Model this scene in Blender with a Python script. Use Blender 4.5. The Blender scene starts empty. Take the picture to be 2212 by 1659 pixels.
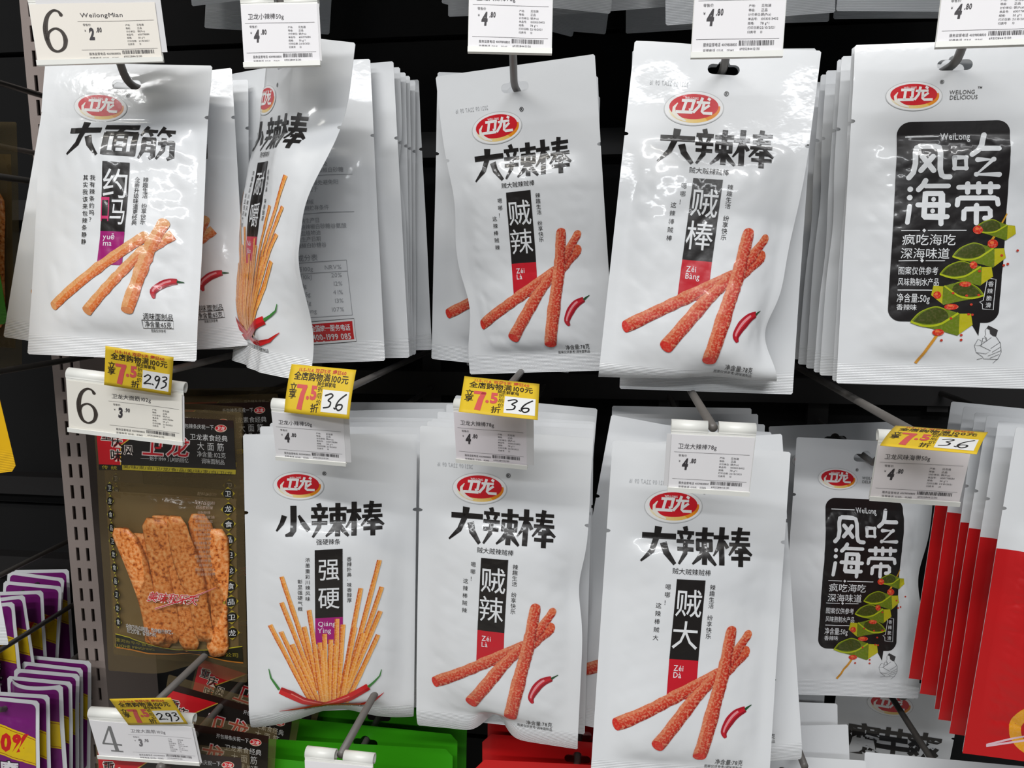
import bpy, math, random
import numpy as np
from mathutils import Vector, Matrix
from mathutils.geometry import delaunay_2d_cdt

# ------------------------------------------------------------------ camera, world, lights, exposure
scene = bpy.context.scene
col = scene.collection
FPX, CX, CY = 1661.0, 1106.0, 829.5            # focal length and centre in photo pixels (2212 x 1659)
YAW, PITCH = math.radians(7.5), math.radians(8.6)
CAM = np.array([0.0, 0.0, 1.45])
cam = bpy.data.cameras.new('camera'); cam.sensor_width = 36.0; cam.lens = 36.0 * FPX / 2212.0
cam.clip_start = 0.01
cam_ob = bpy.data.objects.new('camera', cam); col.objects.link(cam_ob)
cam_ob.location = CAM; cam_ob.rotation_euler = (math.pi / 2 - PITCH, 0, YAW)
scene.camera = cam_ob

world = bpy.data.worlds.new('shop_air'); scene.world = world; world.use_nodes = True
bg = world.node_tree.nodes['Background']
bg.inputs[0].default_value = (0.86, 0.92, 1.0, 1); bg.inputs[1].default_value = 0.10

def area(name, loc, sx, sy, power, colour, target):
    l = bpy.data.lights.new(name, 'AREA'); l.shape = 'RECTANGLE'; l.size = sx; l.size_y = sy
    l.energy = power; l.color = colour
    o = bpy.data.objects.new(name, l); col.objects.link(o); o.location = loc
    d = Vector(target) - Vector(loc); o.rotation_euler = d.to_track_quat('-Z', 'Y').to_euler()
    return o
# ceiling tube rows of the aisle
area('ceiling_tube_light', (-0.75, -0.60, 2.95), 1.3, 0.10, 9, (1.0, 0.96, 0.88), (-0.75, -0.3, 0))
area('ceiling_tube_light', (0.75, -0.60, 2.95), 1.3, 0.10, 5, (0.97, 0.98, 1.0), (0.75, -0.3, 0))
area('ceiling_tube_light', (-0.3, -1.35, 2.95), 2.6, 0.12, 48, (0.98, 0.98, 0.98), (-0.3, -0.5, 0))
area('ceiling_tube_light', (-0.3, -2.9, 2.95), 2.6, 0.12, 33, (0.96, 0.98, 1.0), (-0.3, -1.4, 0))

vs = scene.view_settings
vs.view_transform = 'Standard'; vs.look = 'None'; vs.gamma = 1.0; vs.use_curve_mapping = False
vs.exposure = 0.0

# ------------------------------------------------------------------ pixels to poses
def rx(a): c, s = math.cos(a), math.sin(a); return np.array([[1,0,0],[0,c,-s],[0,s,c]])
def ry(a): c, s = math.cos(a), math.sin(a); return np.array([[c,0,s],[0,1,0],[-s,0,c]])
def rz(a): c, s = math.cos(a), math.sin(a); return np.array([[c,-s,0],[s,c,0],[0,0,1]])
RCAM = rz(YAW) @ rx(math.pi / 2 - PITCH)
def at(u, v, d):
    return CAM + RCAM @ np.array([(u - CX) / FPX * d, -(v - CY) / FPX * d, -d])
def at_y(u, v, Y):
    r = RCAM @ np.array([(u - CX) / FPX, -(v - CY) / FPX, -1.0]); return CAM + r * (Y / r[1])
def project(P):
    q = (P - CAM) @ RCAM
    return np.stack([CX - FPX * q[:, 0] / q[:, 2], CY + FPX * q[:, 1] / q[:, 2]], 1)
class Pose:
    def __init__(s, pos, yaw=0, pitch=0, roll=0):
        s.pos = np.array(pos, float); s.R = rz(yaw) @ rx(pitch) @ ry(roll)
        s.ypr = (yaw, pitch, roll)
    def m(s):
        M = Matrix(s.R.tolist()).to_4x4(); M.translation = Vector(s.pos.tolist()); return M
    def w(s, p): return s.R @ np.array(p, float) + s.pos
def pose_quad(q, W, H, yaw0=0, pitch0=0, sy=20, sp=6):
    """pose of a W x H sheet whose four corners (TL, TR, BL, BR) show at these pixels"""
    q = np.array(q, float); L = np.array([[-W/2,0,0],[W/2,0,0],[-W/2,0,-H],[W/2,0,-H]])
    wid = (np.linalg.norm(q[1]-q[0]) + np.linalg.norm(q[3]-q[2])) / 2
    mid = (q[0] + q[1]) / 2
    y0, p0 = math.radians(yaw0), math.radians(pitch0)
    p = np.r_[at(mid[0], mid[1], W * FPX / wid), y0, p0, 0.0]
    def res(p):
        R = rz(p[3]) @ rx(p[4]) @ ry(p[5])
        return np.r_[((project(L @ R.T + p[:3]) - q) / 8).ravel(), (p[3]-y0)/math.radians(sy), (p[4]-p0)/math.radians(sp)]
    for it in range(40):
        r = res(p); J = np.stack([(res(p + 1e-5 * np.eye(6)[k]) - r) / 1e-5 for k in range(6)], 1)
        p = p - np.linalg.lstsq(J.T @ J + 1e-8 * np.eye(6), J.T @ r, rcond=None)[0]
    return Pose(p[:3], p[3], p[4], p[5])
D2R = math.pi / 180

def lin(c):
    c = np.array(c, float) / 255.0
    return np.where(c <= 0.04045, c / 12.92, ((c + 0.055) / 1.055) ** 2.4)

# ------------------------------------------------------------------ materials
def new_mat(name):
    m = bpy.data.materials.new(name); m.use_nodes = True
    return m, m.node_tree, m.node_tree.nodes['Principled BSDF']
def nd(t, kind, **kw):
    n = t.nodes.new(kind)
    for k, v in kw.items(): setattr(n, k, v)
    return n
def attr(t, name):
    a = nd(t, 'ShaderNodeAttribute'); a.attribute_name = name; return a
def mixrgb(t, f, a, b, blend='MIX'):
    n = nd(t, 'ShaderNodeMix', data_type='RGBA', blend_type=blend)
    for i, v in ((0, f), (6, a), (7, b)):
        if hasattr(v, 'links') or hasattr(v, 'is_linked'): t.links.new(v, n.inputs[i])
        else: n.inputs[i].default_value = v
    return n.outputs[2]
def math_n(t, op, a, b=None, c=None):
    n = nd(t, 'ShaderNodeMath', operation=op)
    for i, v in enumerate((a, b, c)):
        if v is None: continue
        if hasattr(v, 'is_linked'): t.links.new(v, n.inputs[i])
        else: n.inputs[i].default_value = v
    return n.outputs[0]

def film_material(name, rough, coat, crinkle, clear=0.0):
    """printed plastic film: colour from the print, flecks for pictured food, seal ribs and fine crinkle as relief"""
    m, t, b = new_mat(name)
    lay = attr(t, 'lay').outputs['Vector']; c = attr(t, 'ink').outputs['Color']
    sp = attr(t, 'speck').outputs['Fac']; seal = attr(t, 'seal').outputs['Fac']
    n1 = nd(t, 'ShaderNodeTexNoise'); n1.inputs['Scale'].default_value = 620; n1.inputs['Detail'].default_value = 3
    n2 = nd(t, 'ShaderNodeTexVoronoi'); n2.inputs['Scale'].default_value = 520
    for n in (n1, n2): t.links.new(lay, n.inputs['Vector'])
    dark = mixrgb(t, 1.0, c, (0.50, 0.24, 0.16, 1), 'MULTIPLY')
    light = mixrgb(t, 0.42, c, (0.90, 0.56, 0.34, 1))
    r1 = nd(t, 'ShaderNodeValToRGB'); r1.color_ramp.elements[0].position = .47; r1.color_ramp.elements[1].position = .62
    t.links.new(n1.outputs[0], r1.inputs[0])
    r2 = nd(t, 'ShaderNodeValToRGB'); r2.color_ramp.elements[0].position = .10; r2.color_ramp.elements[1].position = .24
    r2.color_ramp.elements[0].color = (1,1,1,1); r2.color_ramp.elements[1].color = (0,0,0,1)
    t.links.new(n2.outputs['Distance'], r2.inputs[0])
    f1 = math_n(t, 'MULTIPLY', r1.outputs[0], sp); f2 = math_n(t, 'MULTIPLY', math_n(t, 'MULTIPLY', r2.outputs[0], sp), .5)
    cc = mixrgb(t, f1, c, light); cc = mixrgb(t, f2, cc, dark)
    t.links.new(cc, b.inputs['Base Color'])
    b.inputs['Roughness'].default_value = rough
    b.inputs['Coat Weight'].default_value = coat; b.inputs['Coat Roughness'].default_value = 0.07
    nz = nd(t, 'ShaderNodeTexNoise'); nz.inputs['Scale'].default_value = 85; nz.inputs['Detail'].default_value = 3.5
    t.links.new(lay, nz.inputs['Vector'])
    sx = nd(t, 'ShaderNodeSeparateXYZ'); t.links.new(lay, sx.inputs[0])
    rib = math_n(t, 'SINE', math_n(t, 'MULTIPLY', sx.outputs[1], 5200))
    hgt = math_n(t, 'ADD', math_n(t, 'MULTIPLY', nz.outputs[0], crinkle), math_n(t, 'MULTIPLY', math_n(t, 'MULTIPLY', rib, seal), 0.10))
    bp = nd(t, 'ShaderNodeBump'); bp.inputs['Strength'].default_value = 1.0; bp.inputs['Distance'].default_value = 0.001
    t.links.new(hgt, bp.inputs['Height']); t.links.new(bp.outputs[0], b.inputs['Normal'])
    t.links.new(bp.outputs[0], b.inputs['Coat Normal'])
    if clear:
        tr = nd(t, 'ShaderNodeBsdfTransparent'); tr.inputs[0].default_value = (0.93, 0.90, 0.82, 1)
        mx = nd(t, 'ShaderNodeMixShader'); out = t.nodes['Material Output']
        mx.inputs[0].default_value = 1 - clear
        t.links.new(tr.outputs[0], mx.inputs[1]); t.links.new(b.outputs[0], mx.inputs[2]); t.links.new(mx.outputs[0], out.inputs[0])
    return m
M_FILM = film_material('printed_white_film', 0.30, 0.40, 0.16)
M_MATTE = film_material('printed_satin_film', 0.38, 0.15, 0.2)
M_CLEAR = film_material('clear_film', 0.14, 0.6, 0.8, clear=0.86)
M_PAPER, t, b = new_mat('printed_paper')
t.links.new(attr(t, 'ink').outputs['Color'], b.inputs['Base Color']); b.inputs['Roughness'].default_value = .62
nz = nd(t, 'ShaderNodeTexNoise'); nz.inputs['Scale'].default_value = 900
bp = nd(t, 'ShaderNodeBump'); bp.inputs['Strength'].default_value = .12; bp.inputs['Distance'].default_value = .0005
t.links.new(nz.outputs[0], bp.inputs['Height']); t.links.new(bp.outputs[0], b.inputs['Normal'])

def plain(name, c, rough=.5, metal=0.0, noise=.12, scale=60, bump=.0):
    m, t, b = new_mat(name)
    tc = nd(t, 'ShaderNodeTexCoord'); n = nd(t, 'ShaderNodeTexNoise'); n.inputs['Scale'].default_value = scale
    n.inputs['Detail'].default_value = 4; t.links.new(tc.outputs['Object'], n.inputs['Vector'])
    a = lin(c); lo = tuple(a * (1 - noise)) + (1,); hi = tuple(np.minimum(a * (1 + noise), 1)) + (1,)
    t.links.new(mixrgb(t, n.outputs[0], lo, hi), b.inputs['Base Color'])
    b.inputs['Roughness'].default_value = rough; b.inputs['Metallic'].default_value = metal
    if bump:
        bp = nd(t, 'ShaderNodeBump'); bp.inputs['Strength'].default_value = bump; bp.inputs['Distance'].default_value = .001
        t.links.new(n.outputs[0], bp.inputs['Height']); t.links.new(bp.outputs[0], b.inputs['Normal'])
    return m
M_ROD = plain('grey_plastic_coated_wire', (104, 100, 96), .38, 0.0, .08, 200)
M_POST = plain('grey_powder_coated_steel', (168, 154, 148), .5, 0.0, .07, 800, .12)
M_BACK = plain('black_back_panel', (9, 9, 10), 1.0, 0, .2, 30)
M_BAR = plain('charcoal_steel_bar', (30, 28, 28), .55, 0.1, .1, 200)
M_HOLD = plain('ivory_plastic', (238, 238, 232), .32, 0, .03, 90)
M_FLOOR = plain('pale_floor_tile', (168, 165, 158), .3, 0, .06, 5)
M_STRIP = None
m, t, b = new_mat('spiced_gluten_strip'); M_STRIP = m
tc = nd(t, 'ShaderNodeTexCoord'); n = nd(t, 'ShaderNodeTexNoise'); n.inputs['Scale'].default_value = 330; n.inputs['Detail'].default_value = 6
t.links.new(tc.outputs['Object'], n.inputs['Vector'])
rp = nd(t, 'ShaderNodeValToRGB'); e = rp.color_ramp.elements
e[0].position = .32; e[0].color = (.30, .05, .008, 1); e[1].position = .68; e[1].color = (.95, .48, .20, 1)
k = e.new(.46); k.color = (.80, .24, .045, 1)
t.links.new(n.outputs[0], rp.inputs[0]); t.links.new(rp.outputs[0], b.inputs['Base Color']); b.inputs['Roughness'].default_value = .35
bp = nd(t, 'ShaderNodeBump'); bp.inputs['Strength'].default_value = .6; bp.inputs['Distance'].default_value = .001
t.links.new(n.outputs[0], bp.inputs['Height']); t.links.new(bp.outputs[0], b.inputs['Normal'])

# ------------------------------------------------------------------ object helpers
def link(name, data, parent=None, mat=None):
    o = bpy.data.objects.new(name, data); col.objects.link(o)
    if parent is not None: o.parent = parent
    if mat is not None and data is not None and not data.materials: data.materials.append(mat)
    return o
def tag(o, label, cat, group=None):
    o['label'] = label; o['category'] = cat
    if group: o['group'] = group
    return o
def mesh(name, V, F, smooth=True):
    me = bpy.data.meshes.new(name); me.from_pydata([tuple(map(float, v)) for v in V], [], [tuple(map(int, f)) for f in F]); me.update()
    if smooth: me.polygons.foreach_set('use_smooth', [True] * len(me.polygons))
    return me
def set_attr(me, ink=None, speck=None, lay=None, seal=None):
    n = len(me.vertices)
    a = me.attributes.new('ink', 'FLOAT_COLOR', 'POINT')
    c = np.ones((n, 4), np.float32); c[:, :3] = ink; a.data.foreach_set('color', c.ravel())
    if speck is not None:
        a = me.attributes.new('speck', 'FLOAT', 'POINT'); a.data.foreach_set('value', np.broadcast_to(np.float32(speck), (n,)).astype(np.float32))
    if seal is not None:
        a = me.attributes.new('seal', 'FLOAT', 'POINT'); a.data.foreach_set('value', np.asarray(seal, np.float32))
    if lay is not None:
        a = me.attributes.new('lay', 'FLOAT_VECTOR', 'POINT'); v = np.zeros((n, 3), np.float32); v[:, :2] = lay
        a.data.foreach_set('vector', v.ravel())
def box(V, F, lo, hi):
    b = len(V); x0, y0, z0 = lo; x1, y1, z1 = hi
    V += [(x0,y0,z0),(x1,y0,z0),(x1,y1,z0),(x0,y1,z0),(x0,y0,z1),(x1,y0,z1),(x1,y1,z1),(x0,y1,z1)]
    F += [tuple(b+i for i in f) for f in ((0,3,2,1),(4,5,6,7),(0,1,5,4),(1,2,6,5),(2,3,7,6),(3,0,4,7))]
def tube(path, r, seg=14, cap=True):
    P = np.array(path, float); V, F = [], []
    T = np.gradient(P, axis=0); T /= np.linalg.norm(T, axis=1)[:, None]
    for i, (p, d) in enumerate(zip(P, T)):
        a = np.cross(d, [1, 0, 0.01]); a /= np.linalg.norm(a); bb = np.cross(d, a)
        for k in range(seg):
            g = 2 * math.pi * k / seg; V.append(p + r * (math.cos(g) * a + math.sin(g) * bb))
    for i in range(len(P) - 1):
        for k in range(seg):
            k2 = (k + 1) % seg; F.append((i*seg+k, i*seg+k2, (i+1)*seg+k2, (i+1)*seg+k))
    if cap:
        F.append(tuple(range(seg))[::-1]); F.append(tuple((len(P)-1)*seg + k for k in range(seg)))
    return V, F
def smooth_path(pts, n=8):
    """rounds the corners of a polyline"""
    pts = [np.array(p, float) for p in pts]; out = [pts[0]]
    for a, b, c in zip(pts, pts[1:], pts[2:]):
        l = min(.012, .45 * np.linalg.norm(b - a), .45 * np.linalg.norm(c - b))
        p = b + (a - b) / np.linalg.norm(a - b) * l; q = b + (c - b) / np.linalg.norm(c - b) * l
        for k in range(n + 1):
            s = k / n; out.append((1-s)**2 * p + 2*s*(1-s) * b + s*s * q)
    out.append(pts[-1]); return out

# ------------------------------------------------------------------ flat print: everything is laid out in photo pixels of one reference sheet, then pulled straight
def homography(q, W, H):
    src = np.array(q, float); dst = np.array([[-W/2, 0], [W/2, 0], [-W/2, -H], [W/2, -H]])
    A = []
    for (x, y), (u, v) in zip(src, dst):
        A.append([x, y, 1, 0, 0, 0, -u*x, -u*y, -u]); A.append([0, 0, 0, x, y, 1, -v*x, -v*y, -v])
    h = np.linalg.svd(np.array(A))[2][-1].reshape(3, 3); return h
GL = {}
def tri_area(V, T):
    a = V[T]; return np.abs((a[:,1,0]-a[:,0,0])*(a[:,2,1]-a[:,0,1]) - (a[:,1,1]-a[:,0,1])*(a[:,2,0]-a[:,0,0])).sum() if len(T) else 0
def glyph(ch, bold=0.0):
    if bold > 0:                              # thickened outlines sometimes fail to fill; step back until they do
        ref = glyph(ch, 0.0); a0 = tri_area(ref[0], ref[1]); b_ = bold
        while b_ > .003:
            g = glyph_raw(ch, b_)
            if tri_area(g[0], g[1]) > a0 * (1 + 3.0 * b_): return g
            b_ *= .6
        return ref
    return glyph_raw(ch, 0.0)
def glyph_raw(ch, bold=0.0):
    k = (ch, round(bold, 3))
    if k not in GL:
        c = bpy.data.curves.new('glyph', 'FONT'); c.body = ch; c.offset = bold; c.resolution_u = 2
        o = bpy.data.objects.new('glyph', c); col.objects.link(o)
        me = bpy.data.meshes.new_from_object(o.evaluated_get(bpy.context.evaluated_depsgraph_get()))
        me.calc_loop_triangles()
        V = np.array([v.co[:2] for v in me.vertices]).reshape(-1, 2); T = np.array([t.vertices[:] for t in me.loop_triangles], int).reshape(-1, 3)
        adv = 1.0 if ord(ch) > 0x2e80 else (V[:, 0].max() + .06 if len(V) else .3)
        GL[k] = (V, T, adv)
        bpy.data.objects.remove(o); bpy.data.curves.remove(c); bpy.data.meshes.remove(me)
    return GL[k]
def refine(P, T, cell):
    tri = P[T]
    for it in range(14):
        e = np.stack([np.linalg.norm(tri[:, (k+1) % 3] - tri[:, k], axis=1) for k in range(3)], 1)
        k = e.argmax(1); big = e.max(1) > cell
        if not big.any(): break
        tb, kb = tri[big], k[big]; i = np.arange(len(tb))
        a, b_, c = tb[i, kb], tb[i, (kb+1) % 3], tb[i, (kb+2) % 3]; mid = (a + b_) / 2
        tri = np.concatenate([tri[~big], np.stack([a, mid, c], 1), np.stack([mid, b_, c], 1)])
    flat = tri.reshape(-1, 2)
    u, inv = np.unique(np.round(flat, 7), axis=0, return_inverse=True)
    return u, inv.reshape(-1, 3)

def sm(pts, n=5):
    P = np.array(pts, float); out = []
    for i in range(len(P) - 1):
        p0, p1, p2, p3 = P[max(i-1, 0)], P[i], P[i+1], P[min(i+2, len(P)-1)]
        for k in range(n):
            t = k / n; out.append(.5 * (2*p1 + (p2-p0)*t + (2*p0-5*p1+4*p2-p3)*t*t + (3*p1-p0-3*p2+p3)*t**3))
    out.append(P[-1]); return [tuple(q) for q in out]
def smw(w, n=5):
    w = np.array(w, float); return np.interp(np.linspace(0, len(w)-1, (len(w)-1)*n+1), np.arange(len(w)), w)
class Print:
    """flat artwork in sheet coordinates (metres from the top centre)"""
    def __init__(s, W, H, quad=None, cell=.0024):
        s.W, s.H, s.cell = W, H, cell; s.parts = {}; s.cur = 'artwork'; s.Hm = homography(quad, W, H) if quad else None
        s.layer = 0
    def part(s, n): s.cur = n; return s
    def xy(s, p):
        p = np.atleast_2d(np.array(p, float))
        if s.Hm is None: return p
        q = np.c_[p, np.ones(len(p))] @ s.Hm.T; return q[:, :2] / q[:, 2:]
    def scale(s, p):
        a = s.xy(p)[0]; b = s.xy((p[0] + 10, p[1]))[0]; return np.linalg.norm(b - a) / 10
    def add(s, P, T, c, speck=0.0, layer=None, fine=True):
        P = np.asarray(P, float); T = np.asarray(T, int)
        if not len(T): return
        a = P[T]; area = (a[:,1,0]-a[:,0,0])*(a[:,2,1]-a[:,0,1]) - (a[:,1,1]-a[:,0,1])*(a[:,2,0]-a[:,0,0])
        T = np.where((area < 0)[:, None], T[:, ::-1], T)
        if fine: P, T = refine(P, T, s.cell)
        s.parts.setdefault(s.cur, []).append((P, T, lin(c), speck, s.layer if layer is None else layer))
    def poly(s, pts, c, **k):
        P = s.xy(pts); n = len(P)
        r = delaunay_2d_cdt([Vector(p) for p in P], [(i, (i+1) % n) for i in range(n)], [], 1, 1e-9)
        s.add(np.array([v[:] for v in r[0]]), np.array(r[2]), c, **k)
    def ellipse(s, c, a, b, colr, n=40, rot=0, **k):
        cr, sr = math.cos(rot), math.sin(rot); pts = []
        for i in range(n):
            t = 2*math.pi*i/n; x, y = a*math.cos(t), b*math.sin(t); pts.append((c[0]+x*cr-y*sr, c[1]+x*sr+y*cr))
        s.poly(pts, colr, **k)
    def ribbon(s, pts, w, c, cap=False, strips=None, raw=False, **k):
        P = np.array(pts, float) if raw else s.xy(pts)
        wp = np.broadcast_to(np.array(w, float), (len(P),)).copy()
        if not raw: wp = wp * s.scale(pts[0])
        T = np.gradient(P, axis=0); T /= np.linalg.norm(T, axis=1)[:, None] + 1e-12
        N = np.stack([-T[:, 1], T[:, 0]], 1)
        def strip(f0, f1, cc):
            A = P + N * (wp * f0)[:, None]; B = P + N * (wp * f1)[:, None]; n = len(P)
            F = []
            for i in range(n - 1): F += [(i, i+1, n+i+1), (i, n+i+1, n+i)]
            s.add(np.concatenate([A, B]), F, cc, **k)
        if strips:
            for f0, f1, cc in strips: strip(f0, f1, cc)
        else: strip(-.5, .5, c)
        if cap:
            for i in range(len(P)):
                t = np.linspace(0, 2*math.pi, 15)[:-1]; Q = P[i] + wp[i]/2*np.stack([np.cos(t), np.sin(t)], 1)
                s.add(np.vstack([P[i], Q]), [(0, 1+j, 1+(j+1) % 14) for j in range(14)], c, **k)
    def text(s, p, body, c, h=None, w=None, bold=0.0, vertical=False, step=None, align='c', sx=1.0, slant=0.0, mirror=False, **k):
        """h: glyph height in pixels, w: fitted overall width in pixels; p: centre (or left / right middle)"""
        o = s.xy(p)[0]; sc = s.scale(p); h = h * sc
        fine = h > .005
        if vertical:
            for i, ch in enumerate(body):
                if ch == ' ': continue
                V, T, adv = glyph(ch, bold)
                if not len(V): continue
                q = s.xy((step[0][0] + (step[1][0]-step[0][0])*i/(len(body)-1), step[0][1] + (step[1][1]-step[0][1])*i/(len(body)-1)))[0]
                s.add((V - [.5, .38]) * [h*sx, h] + q, T, c, fine=fine, **k)
            return
        X = 0; Vs, Ts, n = [], [], 0
        for ch in body:
            V, T, adv = glyph(ch, bold) if ch != ' ' else (np.zeros((0, 2)), np.zeros((0, 3), int), .35)
            Vs.append(V + [X, 0]); Ts.append(T + n); n += len(V); X += adv
        V = np.concatenate(Vs); T = np.concatenate(Ts)
        V = V - [X/2, .38]; fx = h * sx
        if w: fx = w * sc / X
        if align == 'l': V = V + [X/2, 0]
        if align == 'r': V = V - [X/2, 0]
        V = V * [fx, h]; V[:, 0] += slant * V[:, 1]
        if mirror: V[:, 0] *= -1
        s.add(V + o, T, c, fine=fine, **k)
    def strokes(s, boxpx, glyph_strokes, c, **k):
        """heavy brush glyph: strokes in a unit box mapped to (x0, y0, x1, y1) axis aligned in the sheet"""
        x0, y0, x1, y1 = boxpx; o = s.xy(((x0+x1)/2, (y0+y1)/2))[0]; sc = s.scale(((x0+x1)/2, (y0+y1)/2))
        w, h = (x1-x0)*sc, (y1-y0)*sc
        for st in glyph_strokes:
            wd, pts = st[0], np.array(st[1], float)
            P = np.stack([(pts[:, 0]-.5)*w, (.5-pts[:, 1])*h], 1) + o
            wds = np.broadcast_to(np.array(wd, float), (len(P),)) * w
            s.ribbon(P, wds, c, raw=True, **k)

# heavy display characters of the pouch titles, as tapered strokes (width, points), y downwards
G_DA = [((.17,.17),[(.02,.27),(.98,.25)]), ((.21,.17,.15,.05),[(.47,-.02),(.44,.28),(.30,.68),(.0,1.0)]), ((.2,.18,.10),[(.62,.44),(.70,.70),(.95,1.02)])]
G_XIAO = [((.19,.19,.16,.06),[(.52,-.02),(.52,.85),(.46,.95),(.28,1.0)]), ((.17,.14,.05),[(.24,.33),(.16,.60),(.0,.86)]), ((.08,.15,.13),[(.68,.33),(.80,.58),(1.0,.84)])]
G_LA = [((.13,.12),[(.20,-.03),(.24,.1)]), ((.105,.105),[(.0,.15),(.46,.15)]), ((.10,.09),[(.10,.2),(.14,.34)]), ((.10,.09),[(.36,.2),(.31,.34)]),
        ((.105,.105),[(-.01,.40),(.47,.40)]), ((.105,.105),[(.01,.61),(.45,.61)]), ((.125,.125,.06),[(.235,.38),(.22,.72),(.05,1.02)]),
        ((.105,.105),[(.5,.17),(1.0,.15)]), ((.145,.145),[(.75,-.04),(.75,1.0)]), ((.105,.105),[(.53,.345),(.97,.345)]), ((.105,.105),[(.53,.585),(.97,.585)]),
        ((.105,.105),[(.57,.32),(.57,.62)]), ((.105,.105),[(.93,.32),(.93,.62)]), ((.12,.12,.05),[(.71,.62),(.60,.82),(.42,1.0)]), ((.08,.13,.07),[(.79,.62),(.90,.82),(1.06,1.0)])]
G_BANG = [((.11,.11),[(-.02,.27),(.40,.25)]), ((.15,.15),[(.20,-.03),(.20,1.02)]), ((.11,.09,.04),[(.18,.32),(.10,.58),(-.03,.78)]), ((.08,.11),[(.26,.36),(.37,.56)]),
          ((.10,.10),[(.46,.12),(.98,.10)]), ((.10,.10),[(.48,.28),(.95,.27)]), ((.10,.10),[(.42,.45),(1.0,.43)]), ((.13,.12,.05),[(.70,-.05),(.64,.42),(.40,.74)]),
          ((.07,.12,.07),[(.76,.42),(.86,.58),(1.04,.72)]), ((.095,.095),[(.56,.64),(.90,.63)]), ((.10,.10),[(.46,.82),(1.0,.81)]), ((.14,.14),[(.73,.54),(.73,1.04)])]
G_MIAN = [((.15,.15),[(.0,.08),(.98,.05)]), ((.13,.10),[(.55,.1),(.42,.27)]), ((.16,.16),[(.10,.28),(.06,1.0)]), ((.13,.13),[(.06,.31),(.98,.28)]), ((.16,.17),[(.93,.26),(.88,1.0)]),
          ((.13,.13),[(.04,.93),(.94,.95)]), ((.10,.10),[(.36,.3),(.34,.95)]), ((.10,.10),[(.66,.3),(.64,.95)]), ((.08,.08),[(.36,.50),(.66,.50)]), ((.08,.08),[(.35,.71),(.65,.71)])]
G_JIN = [((.12,.05),[(.20,-.03),(.02,.28)]), ((.10,.10),[(.14,.12),(.48,.12)]), ((.08,.10),[(.26,.16),(.34,.28)]), ((.12,.05),[(.66,-.03),(.50,.28)]), ((.10,.10),[(.60,.12),(.98,.12)]), ((.08,.10),[(.76,.16),(.86,.28)]),
         ((.14,.12,.05),[(.14,.36),(.13,.75),(.0,1.0)]), ((.11,.11),[(.09,.39),(.46,.39)]), ((.14,.14,.08),[(.41,.36),(.41,.92),(.30,1.0)]), ((.08,.08),[(.14,.58),(.41,.58)]), ((.08,.08),[(.14,.76),(.41,.76)]),
         ((.12,.12),[(.54,.50),(.98,.48)]), ((.14,.14,.08),[(.94,.45),(.93,.92),(.80,1.0)]), ((.14,.12,.05),[(.70,.34),(.68,.72),(.50,1.0)])]

BLACK = (28, 24, 22); INKG = (70, 68, 66); WHITE = (228, 230, 232)
RED = (196, 24, 40); MAG = (158, 20, 112)

def logo(p, c, rxp, ryp, rot=0.0):
    """red oval badge with white characters, golden crescent and raised white rim"""
    p.part('brand_badge')
    p.ellipse(c, rxp*1.03, ryp*1.05, (196, 197, 198), rot=rot, layer=1)
    p.ellipse(c, rxp, ryp, (236, 236, 236), rot=rot, layer=2)
    cr, sr = math.cos(rot), math.sin(rot)
    def L(x, y): return (c[0] + x*rxp*cr - y*ryp*sr, c[1] + x*rxp*sr + y*ryp*cr)
    n = 22                                   # crescent fading from cream to gold
    for i in range(n):
        t0 = math.radians(168 - i * 8.2); t1 = math.radians(168 - (i+1) * 8.2)
        f = i / n; cc = tuple(np.array((238, 232, 205))*(1-f) + np.array((236, 166, 20))*f) if f < .6 else (232, 150 - 60*(f-.6), 20)
        p.poly([L(.885*math.cos(t0)+.02, .88*math.sin(t0)), L(.885*math.cos(t1)+.02, .88*math.sin(t1)), L(.6*math.cos(t1), .6*math.sin(t1)-.05), L(.6*math.cos(t0), .6*math.sin(t0)-.05)], cc, layer=3)
    p.ellipse(L(-.01, -.10), rxp*.845, ryp*.76, (206, 22, 36), rot=rot, layer=4)
    p.part('badge_lettering')
    sw = [(-.58, -.28), (-.68, .0), (-.66, .3), (-.48, .58), (-.2, .78)]
    p.ribbon([L(*q) for q in sw], [rxp*.03, rxp*.1, rxp*.13, rxp*.12, rxp*.05], (238, 232, 222), layer=5)
    g = [(.085, [(-.46,-.42),(.02,-.42)]), (.085, [(-.30,-.40),(-.36,.22)]), (.085, [(-.04,-.42),(-.07,.06),(-.16,.10)]), (.09, [(-.60,.24),(-.02,.24)]),
         (.075, [(.06,-.34),(.52,-.34)]), (.085, [(.24,-.62),(.16,-.1),(.0,.26)]), (.085, [(.32,-.30),(.30,.18),(.36,.26),(.66,.26)]), (.075, [(.52,-.20),(.30,.10)]), (.08, [(.42,-.60),(.52,-.50)])]
    for w, pts in g: p.ribbon([L(x*1.0, y*1.05) for x, y in pts], rxp*w*1.15, (240, 238, 236), layer=6)
    p.text(L(-.13, -.60), 'WEI-LONG', (240, 238, 236), h=ryp*.20, w=rxp*.46, bold=.02, layer=6)
    p.text(L(1.03, -.98), '®', BLACK, h=ryp*.40, bold=.01, layer=2)

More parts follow.
